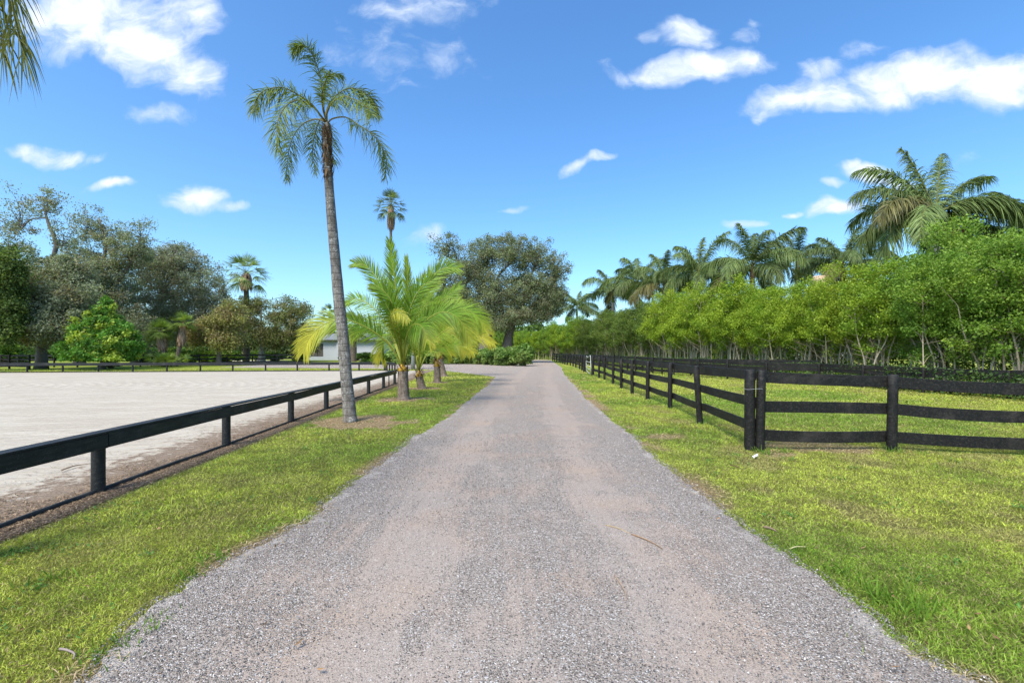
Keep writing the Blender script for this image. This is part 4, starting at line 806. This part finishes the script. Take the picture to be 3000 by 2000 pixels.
tree('oak_tree', 'rounded dense grey oak, rightmost of the left group, next to the tall fan palm', 'tree', b0,
     [lobe(520,770,90,55,Yo,60,.9), lobe(470,820,100,70,Yo,70,1), lobe(590,850,85,80,Yo,70,1), lobe(620,920,65,60,Yo,45,.9), lobe(480,900,110,80,Yo,80,1), lobe(440,960,80,60,Yo,50,1), lobe(560,960,80,60,Yo,50,1), lobe(505,722,50,25,Yo,16,.3), lobe(430,760,60,50,Yo,40,.8), lobe(655,900,40,70,Yo,22,.4)],
     [([b0, b0+[.3, 0, 2.5], at(430, 950, Yo), at(480, 860, Yo), at(520, 780, Yo)], .5, .08), ([at(420, 960, Yo), at(500, 930, Yo), at(590, 860, Yo)], .28, .07)], 110000, .19, (.24, .265, .185), (.25, .24, .165), r, 'grey oaks behind the arena', csig=.9, limbr=.14)
r = np.random.default_rng(304); Yo = 39; b0 = np.array([-47.5, Yo, 0])
tree('broadleaf_tree', 'dark green dense tree cut by the left edge of the picture', 'tree', b0,
     [lobe(10,800,60,80,Yo,50,1), lobe(-30,900,90,120,Yo,60,1), lobe(20,940,50,80,Yo,40,1), lobe(-60,780,80,80,Yo,40,1)], [([b0, b0+[0, 0, 2.5], at(-40, 850, Yo), at(0, 790, Yo)], .35, .08)], 36000, .2, (.09, .14, .035), (.13, .18, .045), r, csig=.8)
# low bush below left oaks
# central oak
r = np.random.default_rng(305); Yo = 65; b0 = at(1484, 1029, Yo); b0[2] = 0
b1 = at(1417, 1029, Yo-3); b1[2] = 0; b2 = at(1440, 1029, Yo+1); b2[2] = 0
tree('oak_tree', 'big round live oak in the middle distance with two leaning trunks above the low hedge', 'tree', b0,
     [lobe(1310,730,55,45,Yo,50,.42), lobe(1370,790,70,70,Yo,60,.8), lobe(1430,740,60,55,Yo,55,.85), lobe(1500,740,70,55,Yo,60,.85), lobe(1570,750,60,55,Yo,50,.75), lobe(1630,790,45,55,Yo,40,.55), lobe(1610,860,60,50,Yo,50,.9), lobe(1540,850,85,75,Yo,80,1.1), lobe(1450,850,85,80,Yo,80,1.1), lobe(1350,860,70,60,Yo,55,1), lobe(1300,820,45,60,Yo,36,.8), lobe(1400,920,80,40,Yo,50,1), lobe(1500,920,90,36,Yo,50,1), lobe(1590,910,50,28,Yo,30,.8), lobe(1300,900,50,50,Yo,36,.9), lobe(1395,975,45,45,Yo+1,30,.7), lobe(1640,870,34,40,Yo,20,.6), lobe(1370,955,60,36,Yo,40,.9), lobe(1450,950,60,28,Yo-1,30,.8), lobe(1320,950,40,36,Yo,24,.8), lobe(1560,925,60,26,Yo,30,.8), lobe(1610,905,40,34,Yo,24,.8)],
     [([b0, at(1488, 1000, Yo), at(1500, 950, Yo), at(1516, 920, Yo), at(1550, 850, Yo)], .85, .2), ([b1, at(1420, 1000, Yo-2), at(1440, 960, Yo-1), at(1470, 915, Yo), at(1450, 830, Yo)], .8, .2), ([b2, at(1435, 990, Yo), at(1400, 930, Yo), at(1350, 860, Yo)], .55, .15), ([at(1508, 940, Yo), at(1550, 905, Yo), at(1600, 860, Yo)], .4, .12), ([at(1445, 955, Yo), at(1440, 880, Yo), at(1400, 800, Yo)], .4, .1)],
     180000, .19, (.215, .245, .130), (.235, .23, .14), r, csig=.85, limbr=.2, barkcol=(.12, .10, .085))
# olive-coloured tree and forked tree near the house
r = np.random.default_rng(306); Yo = 70; b0 = gnd(765, 1059.5); Yo = b0[1]
tree('small_tree', 'small tree with a pale forked trunk and airy crown standing left of the white house', 'tree', b0,
     [lobe(830,890,40,20,Yo,26,.35), lobe(880,910,45,28,Yo,34,.5), lobe(760,890,35,20,Yo,20,.35), lobe(730,900,45,35,Yo,34,.7), lobe(720,960,65,50,Yo,50,1), lobe(790,990,60,38,Yo,44,1), lobe(860,960,60,50,Yo,44,.9), lobe(890,1000,50,45,Yo,40,.9), lobe(820,930,50,30,Yo,26,.5)],
     [([b0, at(767, 1035, Yo), at(768, 1015, Yo), at(745, 985, Yo), at(725, 930, Yo)], .55, .12), ([at(768, 1022, Yo), at(790, 1000, Yo), at(815, 930, Yo), at(840, 890, Yo)], .36, .08), ([at(768, 1010, Yo), at(765, 960, Yo), at(765, 900, Yo)], .3, .07)], 42000, .24, (.19, .21, .075), (.23, .20, .10), r, csig=.95, limbr=.13, barkcol=(.27, .25, .215), mix=.35)
r = np.random.default_rng(307); Yo = 53; b0 = at(640, 1029, Yo); b0[2] = 0
tree('small_tree', 'yellowish olive bushy tree between the grey oaks and the skirted fan palm', 'tree', b0,
     [lobe(620,960,55,40,Yo,44,1), lobe(670,930,55,45,Yo,44,1), lobe(590,990,40,30,Yo,30,1), lobe(660,990,60,30,Yo,40,1)], [([b0, at(645, 1000, Yo), at(655, 940, Yo)], .3, .08)], 26000, .22, (.27, .26, .09), (.30, .23, .12), r, csig=.9)
# mango tree
r = np.random.default_rng(308); Yo = 41; b0 = gnd(300, 1082.5); Yo = b0[1]
tree('mango_tree', 'bright green rounded mango-like tree with yellow-green tips behind the arena', 'tree', b0,
     [lobe(310,900,26,24,Yo,14,.8), lobe(300,945,60,30,Yo,36,1), lobe(250,980,45,35,Yo,32,1), lobe(340,970,55,40,Yo,40,1), lobe(290,1010,90,35,Yo-1,56,1), lobe(220,1030,45,28,Yo,30,1), lobe(370,1030,45,34,Yo,34,1), lobe(300,1045,80,22,Yo-1,40,1)],
     [([b0, at(302, 1020, Yo), at(306, 930, Yo)], .22, .06), ([at(302, 1045, Yo), at(250, 1000, Yo)], .12, .05), ([at(302, 1045, Yo), at(350, 990, Yo)], .12, .05)], 34000, .24, (.10, .215, .032), (.32, .40, .055), r, csig=.50, mix=.26, hang=.8, fill=.10)

# shrubs: two kinds, copied
def shrubmesh(seed, n, ls, col, col2, lump=20, wr=.8):
    r = np.random.default_rng(seed); b = MB(); cen = norm(r.normal(size=(lump, 3)))*(r.random((lump, 1))**.4)*[.44, .44, .44]; cen[:, 2] = np.abs(cen[:, 2]+.48); m_ = r.random((lump, 1)) < .4
    scatter_leaves(b, cen, n, .21, ls*.56, np.where(m_, col2, col)*r.uniform(.8, 1.25, (lump, 1)), r, wr=wr); b.v[-1][:, 2] = np.maximum(b.v[-1][:, 2], .01)
    st = MB()
    for k in range(lump): st.tube(crom([(r.normal(0, .08), r.normal(0, .08), -.02), cen[k]*[.5, .5, .6], cen[k]], 6), np.linspace(.03, .008, 6), 5, (.15, .12, .09), cap=False)
    return b, st
SH = []
for k, (s_, n_, ls_, c1_, c2_, cnt) in enumerate([(1, 3400, .17, (.14, .23, .05), (.22, .30, .08), 0), (2, 3400, .17, (.10, .18, .04), (.18, .25, .065), 0), (3, 5000, .11, (.08, .16, .02), (.13, .20, .025), 0), (4, 5000, .11, (.05, .10, .02), (.09, .14, .03), 0)]):
    b, st = shrubmesh(s_, n_, ls_, np.array(c1_), np.array(c2_)); SH.append((b.mesh('foliage', M_leaf), st.mesh('stems', M_bark)))
def shrub(loc, sc, kind, label, group=None, rz=0, name='shrub'):
    t = thing(name, label, 'shrub', loc, group); t.scale = (sc[0]*1.75, sc[1]*1.75, sc[2]); t.rotation_euler = (0, 0, rz)
    for nm, me in (('foliage', SH[kind][0]), ('stems', SH[kind][1])):
        o = bpy.data.objects.new(nm, me); C.objects.link(o); o.parent = t
r = np.random.default_rng(55)
hx = np.linspace(-13.6, -1.0, 13)
for k, x in enumerate(hx):
    yb = 58.6 if x < -5 else 58.6-(x+5)*1.7
    shrub((x, yb+r.normal(0, .15), 0), (1.15, 1.15, r.uniform(1.75, 2.05)), k % 2, 'round-leaved shrub in the low green hedge under the big oak, behind the side road', 'shrubs of the low hedge under the big oak', r.uniform(0, 6), 'hedge_shrub')
for k, x in enumerate(np.linspace(-13, -1, 10)):
    yb = 60.2 if x < -5 else 60.2-(x+5)*1.7
    shrub((x, yb+.4, 0), (1.4, 1.3, r.uniform(1.9, 2.2)), (k+1) % 2, 'round-leaved shrub in the low green hedge under the big oak, behind the side road', 'shrubs of the low hedge under the big oak', r.uniform(0, 6), 'hedge_shrub')
shrub((1.15, 50.6, 0), (1.5, 1.4, 2.5), 0, 'bright bushy shrub at the right end of the low hedge, where the drive bends', None, 1.0, 'hedge_shrub')
shrub((-.1, 51.8, 0), (1.3, 1.3, 2.1), 1, 'darker shrub just left of the bright one at the hedge end', None, 2.0, 'hedge_shrub')
for (px, py, Y, s, sz, kd, lab) in [(875,1060,70,2.2,3.4,3,'dark green shrub left of the white house window'), (560,1060,60,2.0,2.1,2,'bright green shrub left of the skirted fan palm, first of the clipped row'), (600,1060,60,2.0,2.0,2,'bright green shrub in the middle of the clipped row left of the skirted palm'),
      (660,1060,60,2.1,2.2,2,'bright green shrub ending the clipped row at the skirted palm'), (760,1060,78,2.6,2.0,2,'low green shrub right behind the forked trunk tree'), (810,1060,80,2.2,2.2,3,'shrub between the forked tree and the dark shrub'), (325,1080,44,.8,1.0,2,'small bright bush at the foot of the mango tree'),
      (1075,1060,68,2.0,1.9,3,'shrub beside the stout palm at the house wall'), (1115,1062,64,1.7,1.6,2,'green shrub behind the far right corner of the arena'), (1155,1066,58,1.7,1.9,0,'large-leaved shrub behind the nearest coconut palm'), (1185,1070,54,1.4,1.7,1,'large-leaved shrub between the coconut palm trunks'), (1040,1055,84,3,1.6,2,'low green bush along the white house wall'),
      (60,1060,62,3.0,3.2,3,'green bush in the shade under the left oaks'), (20,1060,58,2.6,3.0,2,'light green bush behind the black fence at the far left'), (420,1064,64,2.6,2.4,3,'dark bush left of the shaggy palms'), (590,1050,84,3.4,3.2,3,'dark bush behind the clipped row'), (500,1050,74,3.4,2.8,2,'green bush behind the shaggy palms'), (170,1050,80,4,3,3,'dark bush far behind the oak trunk'), (950,1050,96,4,5.0,3,'dark bush beyond the house roof')]:
    p = at(px, HOR, Y); shrub((p[0], Y, 0), (s, s*.8, sz*.85), kd, lab, None, random.uniform(0, 6))
# broad-leaf backdrop belts that read as one mass
def belt(name, label, path, h, th, n, ls, col, col2, seed, zmin=0.0, topn=.25):
    r = np.random.default_rng(seed); P = np.array(path, float); s = np.concatenate([[0], np.cumsum(np.linalg.norm(np.diff(P, axis=0), axis=1))]); u_ = r.uniform(0, s[-1], n)
    x = np.interp(u_, s, P[:, 0]); y = np.interp(u_, s, P[:, 1]); hh_ = h(u_) if callable(h) else h; H_ = hh_*(1-topn+2*topn*fbm(u_, u_*0+seed, .35, 4)); z = zmin+(H_-zmin)*r.random(n)**.8
    tg = np.array([P[-1][0]-P[0][0], P[-1][1]-P[0][1]]); tg = tg/np.linalg.norm(tg); o_ = r.uniform(-1, 1, n)*th*(1-.4*z/H_); pos = np.stack([x-tg[1]*o_, y+tg[0]*o_, z], 1)
    D = norm(r.normal(size=(n, 3))+[0, 0, .2]); S = norm(np.cross(D, r.normal(size=(n, 3)))); t_ = sstep(fbm(u_, z, .5, 3), .4, .65)[:, None]; c = (np.array(col)*(1-t_)+np.array(col2)*t_)*r.uniform(.6, 1.4, (n, 1))
    b = MB(); l = ls*r.uniform(.6, 1.3, n); b.leaves(pos, D, S, l, l*.6, c); return tag(b.build(name, M_leaf), label, 'woodland', kind='stuff')
belt('distant_woodland', 'dark mass of distant trees behind the oaks and house', [(-170, 105), (-90, 112), (-40, 118), (0, 120)], 6.5, 5, 60000, .8, (.09, .12, .045), (.14, .17, .06), 61)
belt('distant_woodland', 'green mass of distant trees closing the view beyond the drive bend', [(-8, 112), (12, 108), (40, 100), (120, 90)], 8.0, 4, 50000, .7, (.08, .14, .03), (.12, .19, .035), 62)
# ------------------------------------------------------------------ tall hedge row on the right
HP = np.array([(19.6, 9), (18.9, 15), (18.5, 22), (18.2, 35), (17.0, 50), (14.4, 64), (12.5, 76), (10.6, 86), (7.0, 93), (2.0, 98), (-5, 102)]); hs0 = np.concatenate([[0], np.cumsum(np.linalg.norm(np.diff(HP, axis=0), axis=1))])
def htree(seed, col, col2, nleaf=21000, H=6.4, ls=.108):
    r = np.random.default_rng(seed); t = thing('hedge_tree', 'x', 'tree', (0, 0, 0), 'trees of the tall hedge'); st = MB(); cen = []
    ns = r.integers(6, 9)
    for k in range(ns):
        a = r.uniform(0, 2*pi); x0, y0 = r.normal(0, .35, 2); ln = r.uniform(.05, .30); hz_ = r.uniform(.6, .88)*H
        e = np.array([x0+math.cos(a)*ln*hz_*.8, y0+math.sin(a)*ln*hz_*.8, hz_]); P = crom([(x0, y0, -.02), (x0+r.normal(0, .12), y0+r.normal(0, .12), hz_*.3), (x0*.4+e[0]*.6+r.normal(0, .12), y0*.4+e[1]*.6, hz_*.62), e], 14)
        st.tube(P, np.linspace(r.uniform(.035, .07), .015, 14), 7, np.array([.46, .39, .28])*r.uniform(.7, 1.15), cap=False, wob=.06)
        for q in range(13):
            i = r.integers(4, 14); p = P[i]; d = norm(np.array([r.normal(), r.normal(), r.uniform(.2, 1.6)])); L = r.uniform(.7, 1.8); e2 = p+d*L
            e2[:2] *= min(1, 1.9/max(1e-3, np.hypot(*e2[:2])))
            st.tube(crom([p, p+d*L*.5+r.normal(0, .06, 3), e2], 5), np.linspace(.016, .005, 5), 4, (.33, .27, .19), cap=False); cen.append(e2)
            if r.random() < .5: cen.append(p+d*L*.6)
    cen = np.array(cen); lo = cen[:, 2] > 2.7; cen = np.concatenate([cen[lo], cen[~lo][::5]])
    extra = np.stack([r.normal(0, 1.05, 60), r.normal(0, 1.05, 60), H*(.43+.61*r.random(60)**.8)], 1); extra[:, :2] *= (1.15-.5*(extra[:, 2:3]/H)**3); low = np.stack([r.normal(0, .9, 4), r.normal(0, .9, 4), r.uniform(.15, 1.2, 4)], 1)
    cen = np.concatenate([cen, extra, low]); st.build('trunk', M_bark, t)
    m_ = r.random((len(cen), 1)); cl = np.array(col)*(1-m_)+np.array(col2)*m_; zf = np.clip(cen[:, 2:3]/H, 0, 1)
    b = MB(); n = nleaf; p_ = np.where(cen[:, 2] < 1.6, .35, 1.0); k = r.choice(len(cen), n, p=p_/p_.sum()); P = cen[k]+norm(r.normal(size=(n, 3)))*(r.random((n, 1))**.6)*.47*np.array([1, 1, .8]); P[:, 2] = np.maximum(P[:, 2], .02)
    D = norm(r.normal(size=(n, 3))+[0, 0, -.15]); S = norm(np.cross(D, r.normal(size=(n, 3)))); l = ls*r.uniform(.6, 1.3, n); b.leaves(P, D, S, l, l*.62, cl[k]*r.uniform(.65, 1.35, (n, 1)))
    b.build('crown', M_leaf, t); return t
BR = [htree(401, (.19, .30, .028), (.31, .39, .035)), htree(402, (.17, .28, .028), (.28, .37, .035)), htree(403, (.21, .31, .028), (.33, .39, .04))]
DK = [htree(404, (.12, .18, .04), (.18, .23, .05), 20000), htree(405, (.11, .17, .038), (.17, .24, .045), 20000)]
GR = [htree(406, (.15, .26, .035), (.23, .33, .05), 23000), htree(407, (.14, .25, .035), (.23, .33, .045), 23000)]
r = np.random.default_rng(77); s = 0.4; used = set(); k = 0
while s < hs0[-1]:
    x = np.interp(s, hs0, HP[:, 0]); y = np.interp(s, hs0, HP[:, 1])
    if y < 22: pool, lab, cg = GR, 'leafy green hedge tree near the right edge, behind the vine-covered fence', 'hedge trees at the right edge'
    elif y < 52: pool, lab, cg = BR, 'bright yellow-green hedge tree with pale thin stems in the middle of the tall hedge', 'yellow-green hedge trees'
    elif y < 78: pool, lab, cg = DK, 'darker olive hedge tree toward the far end of the tall hedge', 'darker far hedge trees'
    else: pool, lab, cg = (GR+BR[:1]), 'small-looking green hedge tree closing the far end of the drive', 'hedge trees at the drive end'
    src = pool[r.integers(0, len(pool))]; sc = r.uniform(.92, 1.08)*(.90 if y < 21 else .86 if y < 30 else 1.0 if y < 40 else 1.06)*(.82 if y > 92 else 1)
    loc = (float(x+r.normal(0, .25)), float(y+r.normal(0, .25)), 0)
    zz = sc*r.uniform(.92, 1.08)
    if id(src) not in used:
        used.add(id(src)); src.location = loc; src.rotation_euler = (0, 0, r.uniform(0, 6)); src.scale = (sc, sc, zz); src['label'] = lab; src['group'] = cg
    else: dup(src, loc, r.uniform(0, 6), (sc, sc, zz), lab, cg)
    s += r.uniform(1.25, 1.6)*(1 if y < 60 else 1.25); k += 1
dup(GR[0], (20.2, 20.4, 0), 2.0, (1.0, 1.0, 1.12), 'tallest hedge tree, its top reaching the big royal palm crownshaft from the right')
for q in BR+DK+GR:
    if id(q) not in used:
        q.location = (24, 30, 0); q['label'] = 'green tree standing behind the tall hedge'
p = at(2399, HOR, 30); t = thing('dead_palm_trunk', 'pale tan bare palm trunk poking up from the hedge between two royal palms', 'palm trunk', (p[0], 30, 0))
b = MB(); z = np.linspace(-.02, 6.6, 20); b.tube(np.stack([p[0]+0*z, 30+0*z, z], 1), np.linspace(.42, .36, 20), 14, (.45, .33, .22), wob=.03); b.build('trunk', M_bark, t)
# undergrowth behind and below the stems
off_ = norm(np.gradient(HP, axis=0)); nrm = np.stack([off_[:, 1], -off_[:, 0]], 1)
belt('undergrowth', 'dark green undergrowth filling the tall hedge between its stems', HP+nrm*1.5, lambda u_: np.interp(u_, [0, 70, 90], [4.2, 4.4, 5.5]), .9, 120000, .16, (.13, .17, .035), (.22, .25, .055), 63)
belt('ground_cover', 'low ivy-like ground cover at the foot of the tall hedge', [(18.2, 10), (17.0, 16), (16.4, 19.5), (16.4, 23), (15.8, 28), (14.6, 36), (13.5, 50), (11.6, 64), (8, 80)], lambda u_: np.interp(u_, [0, 8, 60], [1.0, 1.0, 1.15]), .75, 34000, .11, (.055, .10, .03), (.10, .17, .035), 64)
# vine on the weathered fence
r = np.random.default_rng(66); b = MB(); n = 2600; u_ = r.uniform(0, 1, n); x = np.interp(u_, [0, .35, .6, 1], [15.6, 15.9, 17.3, 19.0]); y = np.interp(u_, [0, .35, .6, 1], [22.6, 19.1, 15.4, 11.6]); z = r.uniform(.05, 1.02, n); k = fbm(x*2, z*3, 1.2, 3) > .5
P = np.stack([x+r.normal(0, .06, n)-.05, y+r.normal(0, .06, n), z], 1)[k]; n = len(P); D = norm(r.normal(size=(n, 3))+[0, 0, -.5]); l = .07*r.uniform(.5, 1.3, n); b.leaves(P, D, norm(np.cross(D, r.normal(size=(n, 3)))), l, l*.8, np.array([.09, .14, .04])*r.uniform(.5, 1.5, (n, 1)))
tag(b.build('vine', M_leaf), 'leafy vine scrambling over the weathered fence at the right', 'vine')

# ------------------------------------------------------------------ white house
H0 = at(896, HOR, 86)[0]; H1 = H0+14.5; yb = 86.0
t = thing('white_house', 'white single-storey house with a dark window, half hidden by palms and shrubs', 'house', (H0, yb, 0))
m, g = newmat('white_stucco'); tc = g.node('ShaderNodeTexCoord').outputs['Object']; nn = g.noise(tc, 7, 5, .7).outputs['Fac']; out(g, pbsdf(g, g.mix(nn, (.42, .435, .46), (.52, .53, .55)), .9, .15, bump(g, nn, .04))); M_wall = m
wx0, wx1 = at(911, 0, yb)[0], at(947, 0, yb)[0]; wz0, wz1 = at(0, 1044, yb)[2], 3.1
b = MB(); b.box((H0, yb, -.05), (wx0, yb+.3, 3.9)); b.box((wx1, yb, -.05), (H1, yb+.3, 3.9)); b.box((wx0, yb, -.05), (wx1, yb+.298, wz0)); b.box((wx0, yb, wz1), (wx1, yb+.298, 3.9))
b.box((H0, yb+.3, -.05), (H0+.3, yb+9, 3.9)); b.box((H1-.3, yb+.3, -.05), (H1, yb+9, 3.9)); b.box((H0+.3, yb+8.7, -.05), (H1-.3, yb+9, 3.9)); b.build('wall', M_wall, t, smooth=False)
b = MB(); b.box((at(988, 0, yb)[0], yb-.35, -.05), (at(993, 0, yb)[0], yb-.002, 3.9)); b.build('pilaster', M_wall, t, smooth=False)
m, g = newmat('roof_shingle'); tc = g.node('ShaderNodeTexCoord').outputs['Object']; out(g, pbsdf(g, g.mix(g.noise(tc, 5, 4, .7).outputs['Fac'], (.13, .14, .15), (.24, .25, .27)), .9, .2))
b = MB(); o_ = .8; xa, xb, y0, y1 = H0-o_, H1+o_, yb-o_, yb+9+o_; ym = (y0+y1)/2; V = [(xa, y0, 3.9), (xb, y0, 3.9), (xb, y1, 3.9), (xa, y1, 3.9), (xa+5, ym, 5.3), (xb-5, ym, 5.3)]
b.add(V, [(0, 1, 5, 4), (2, 3, 4, 5)]); b.add([V[0], V[3], V[4], V[4]], [(1, 0, 2, 3)]); b.add([V[1], V[2], V[5], V[5]], [(0, 1, 2, 3)]); b.box((xa, y0, 3.75), (xb, y1, 3.897)); b.build('roof', m, t, smooth=False)
mg, g = newmat('window_glass'); tc = g.node('ShaderNodeTexCoord').outputs['Object']; out(g, pbsdf(g, g.mix(g.noise(g.scale(tc, (2, 1, .3)), 3, 3).outputs['Fac'], (.05, .045, .045), (.16, .14, .13)), .15, .6))
w_ = MB(); e = .07; mh = wz0+(wz1-wz0)*.62
w_.box((wx0, yb+.1, wz0), (wx0+e, yb+.2, wz1)); w_.box((wx1-e, yb+.1, wz0), (wx1, yb+.2, wz1)); w_.box((wx0+e, yb+.1, wz0), (wx1-e, yb+.2, wz0+e)); w_.box((wx0+e, yb+.1, wz1-e), (wx1-e, yb+.2, wz1)); w_.box((wx0+e, yb+.1, mh), (wx1-e, yb+.2, mh+e)); w_.box(((wx0+wx1)/2-.03, yb+.105, wz0+e), ((wx0+wx1)/2+.03, yb+.195, mh))
wo = w_.build('window', M_black, t, smooth=False); p_ = MB(); p_.box((wx0+.01, yb+.15, wz0+.01), (wx1-.01, yb+.17, wz1-.01)); po = bpy.data.objects.new('pane', p_.mesh('pane', mg, t['_o'], False)); C.objects.link(po); po.parent = wo

# ------------------------------------------------------------------ small things on the ground
def stick(pa, pb_, r0, col, label, name='twig', z=.03, bend=.02, cat='twig'):
    A = gnd(*pa)+[0, 0, z]; B = gnd(*pb_)+[0, 0, z]; d = B-A; s = norm(np.array([-d[1], d[0], 0])); b = MB(); b.tube(crom([A, A+d*.35+s*bend*.5+[0, 0, .006], A+d*.7+s*bend, B], 14), np.linspace(r0, r0*.45, 14), 7, col, wob=.1)
    tag(b.build(name, M_twig), label, cat)
stick((1800, 1700), (1835, 1775), .006, (.34, .24, .17), 'straight brown twig lying on the drive, nearest to the camera', z=.04)
stick((1775, 1550), (1845, 1575), .0045, (.42, .31, .16), 'thin straw-coloured stem lying across the drive, left end of a line of two', z=.04, name='twig')
stick((1850, 1577), (1940, 1620), .006, (.30, .18, .10), 'longer thin brown stem on the right wheel track', z=.04, name='twig')
stick((2140, 1368), (2172, 1380), .007, (.13, .07, .045), 'dark curved twig in the grass below the corner posts', z=.03)
stick((2237, 1552), (2275, 1566), .011, (.22, .15, .11), 'short thick twig in the grass at the right edge of the drive', z=.03)
stick((2312, 1622), (2362, 1615), .006, (.45, .40, .20), 'pale dry leaf blade lying at the right drive edge', z=.04, name='dry_leaf')
stick((2235, 1312), (2272, 1294), .004, (.42, .38, .28), 'thin pale bent vine stem at the foot of the corner posts', z=.03, name='twig', bend=.08)
stick((180, 1385), (268, 1365), .012, (.30, .22, .15), 'long dead frond stalk on the sand behind the nearest fence post', z=.04, name='dead_stalk', bend=.08)
stick((176, 1915), (215, 1945), .007, (.28, .22, .2), 'small forked grey twig at the left drive edge in the bottom corner', z=.03)
# crumpled white litter
A = gnd(2212, 1345); b = MB(); r = np.random.default_rng(3); u_ = np.linspace(0, 1, 7); vv = np.linspace(-1, 1, 5); U, Vv = np.meshgrid(u_, vv); Wd = .022*(1-.3*U); Pz = .045+.012*np.cos(Vv*2.2)+.006*r.normal(size=U.shape)
V = np.stack([A[0]-.055+.115*U+.0*Vv, A[1]-.03+.07*U+Wd*Vv*1.2, Pz+.02*U], -1); i = np.arange(4)[:, None]*7; j = np.arange(6)[None]; b.add(V, np.stack([i+j, i+j+1, i+8+j, i+7+j], -1), (.78, .8, .8))
tag(b.build('litter', M_stone), 'small crumpled white scrap of litter in the grass near the corner posts', 'litter')
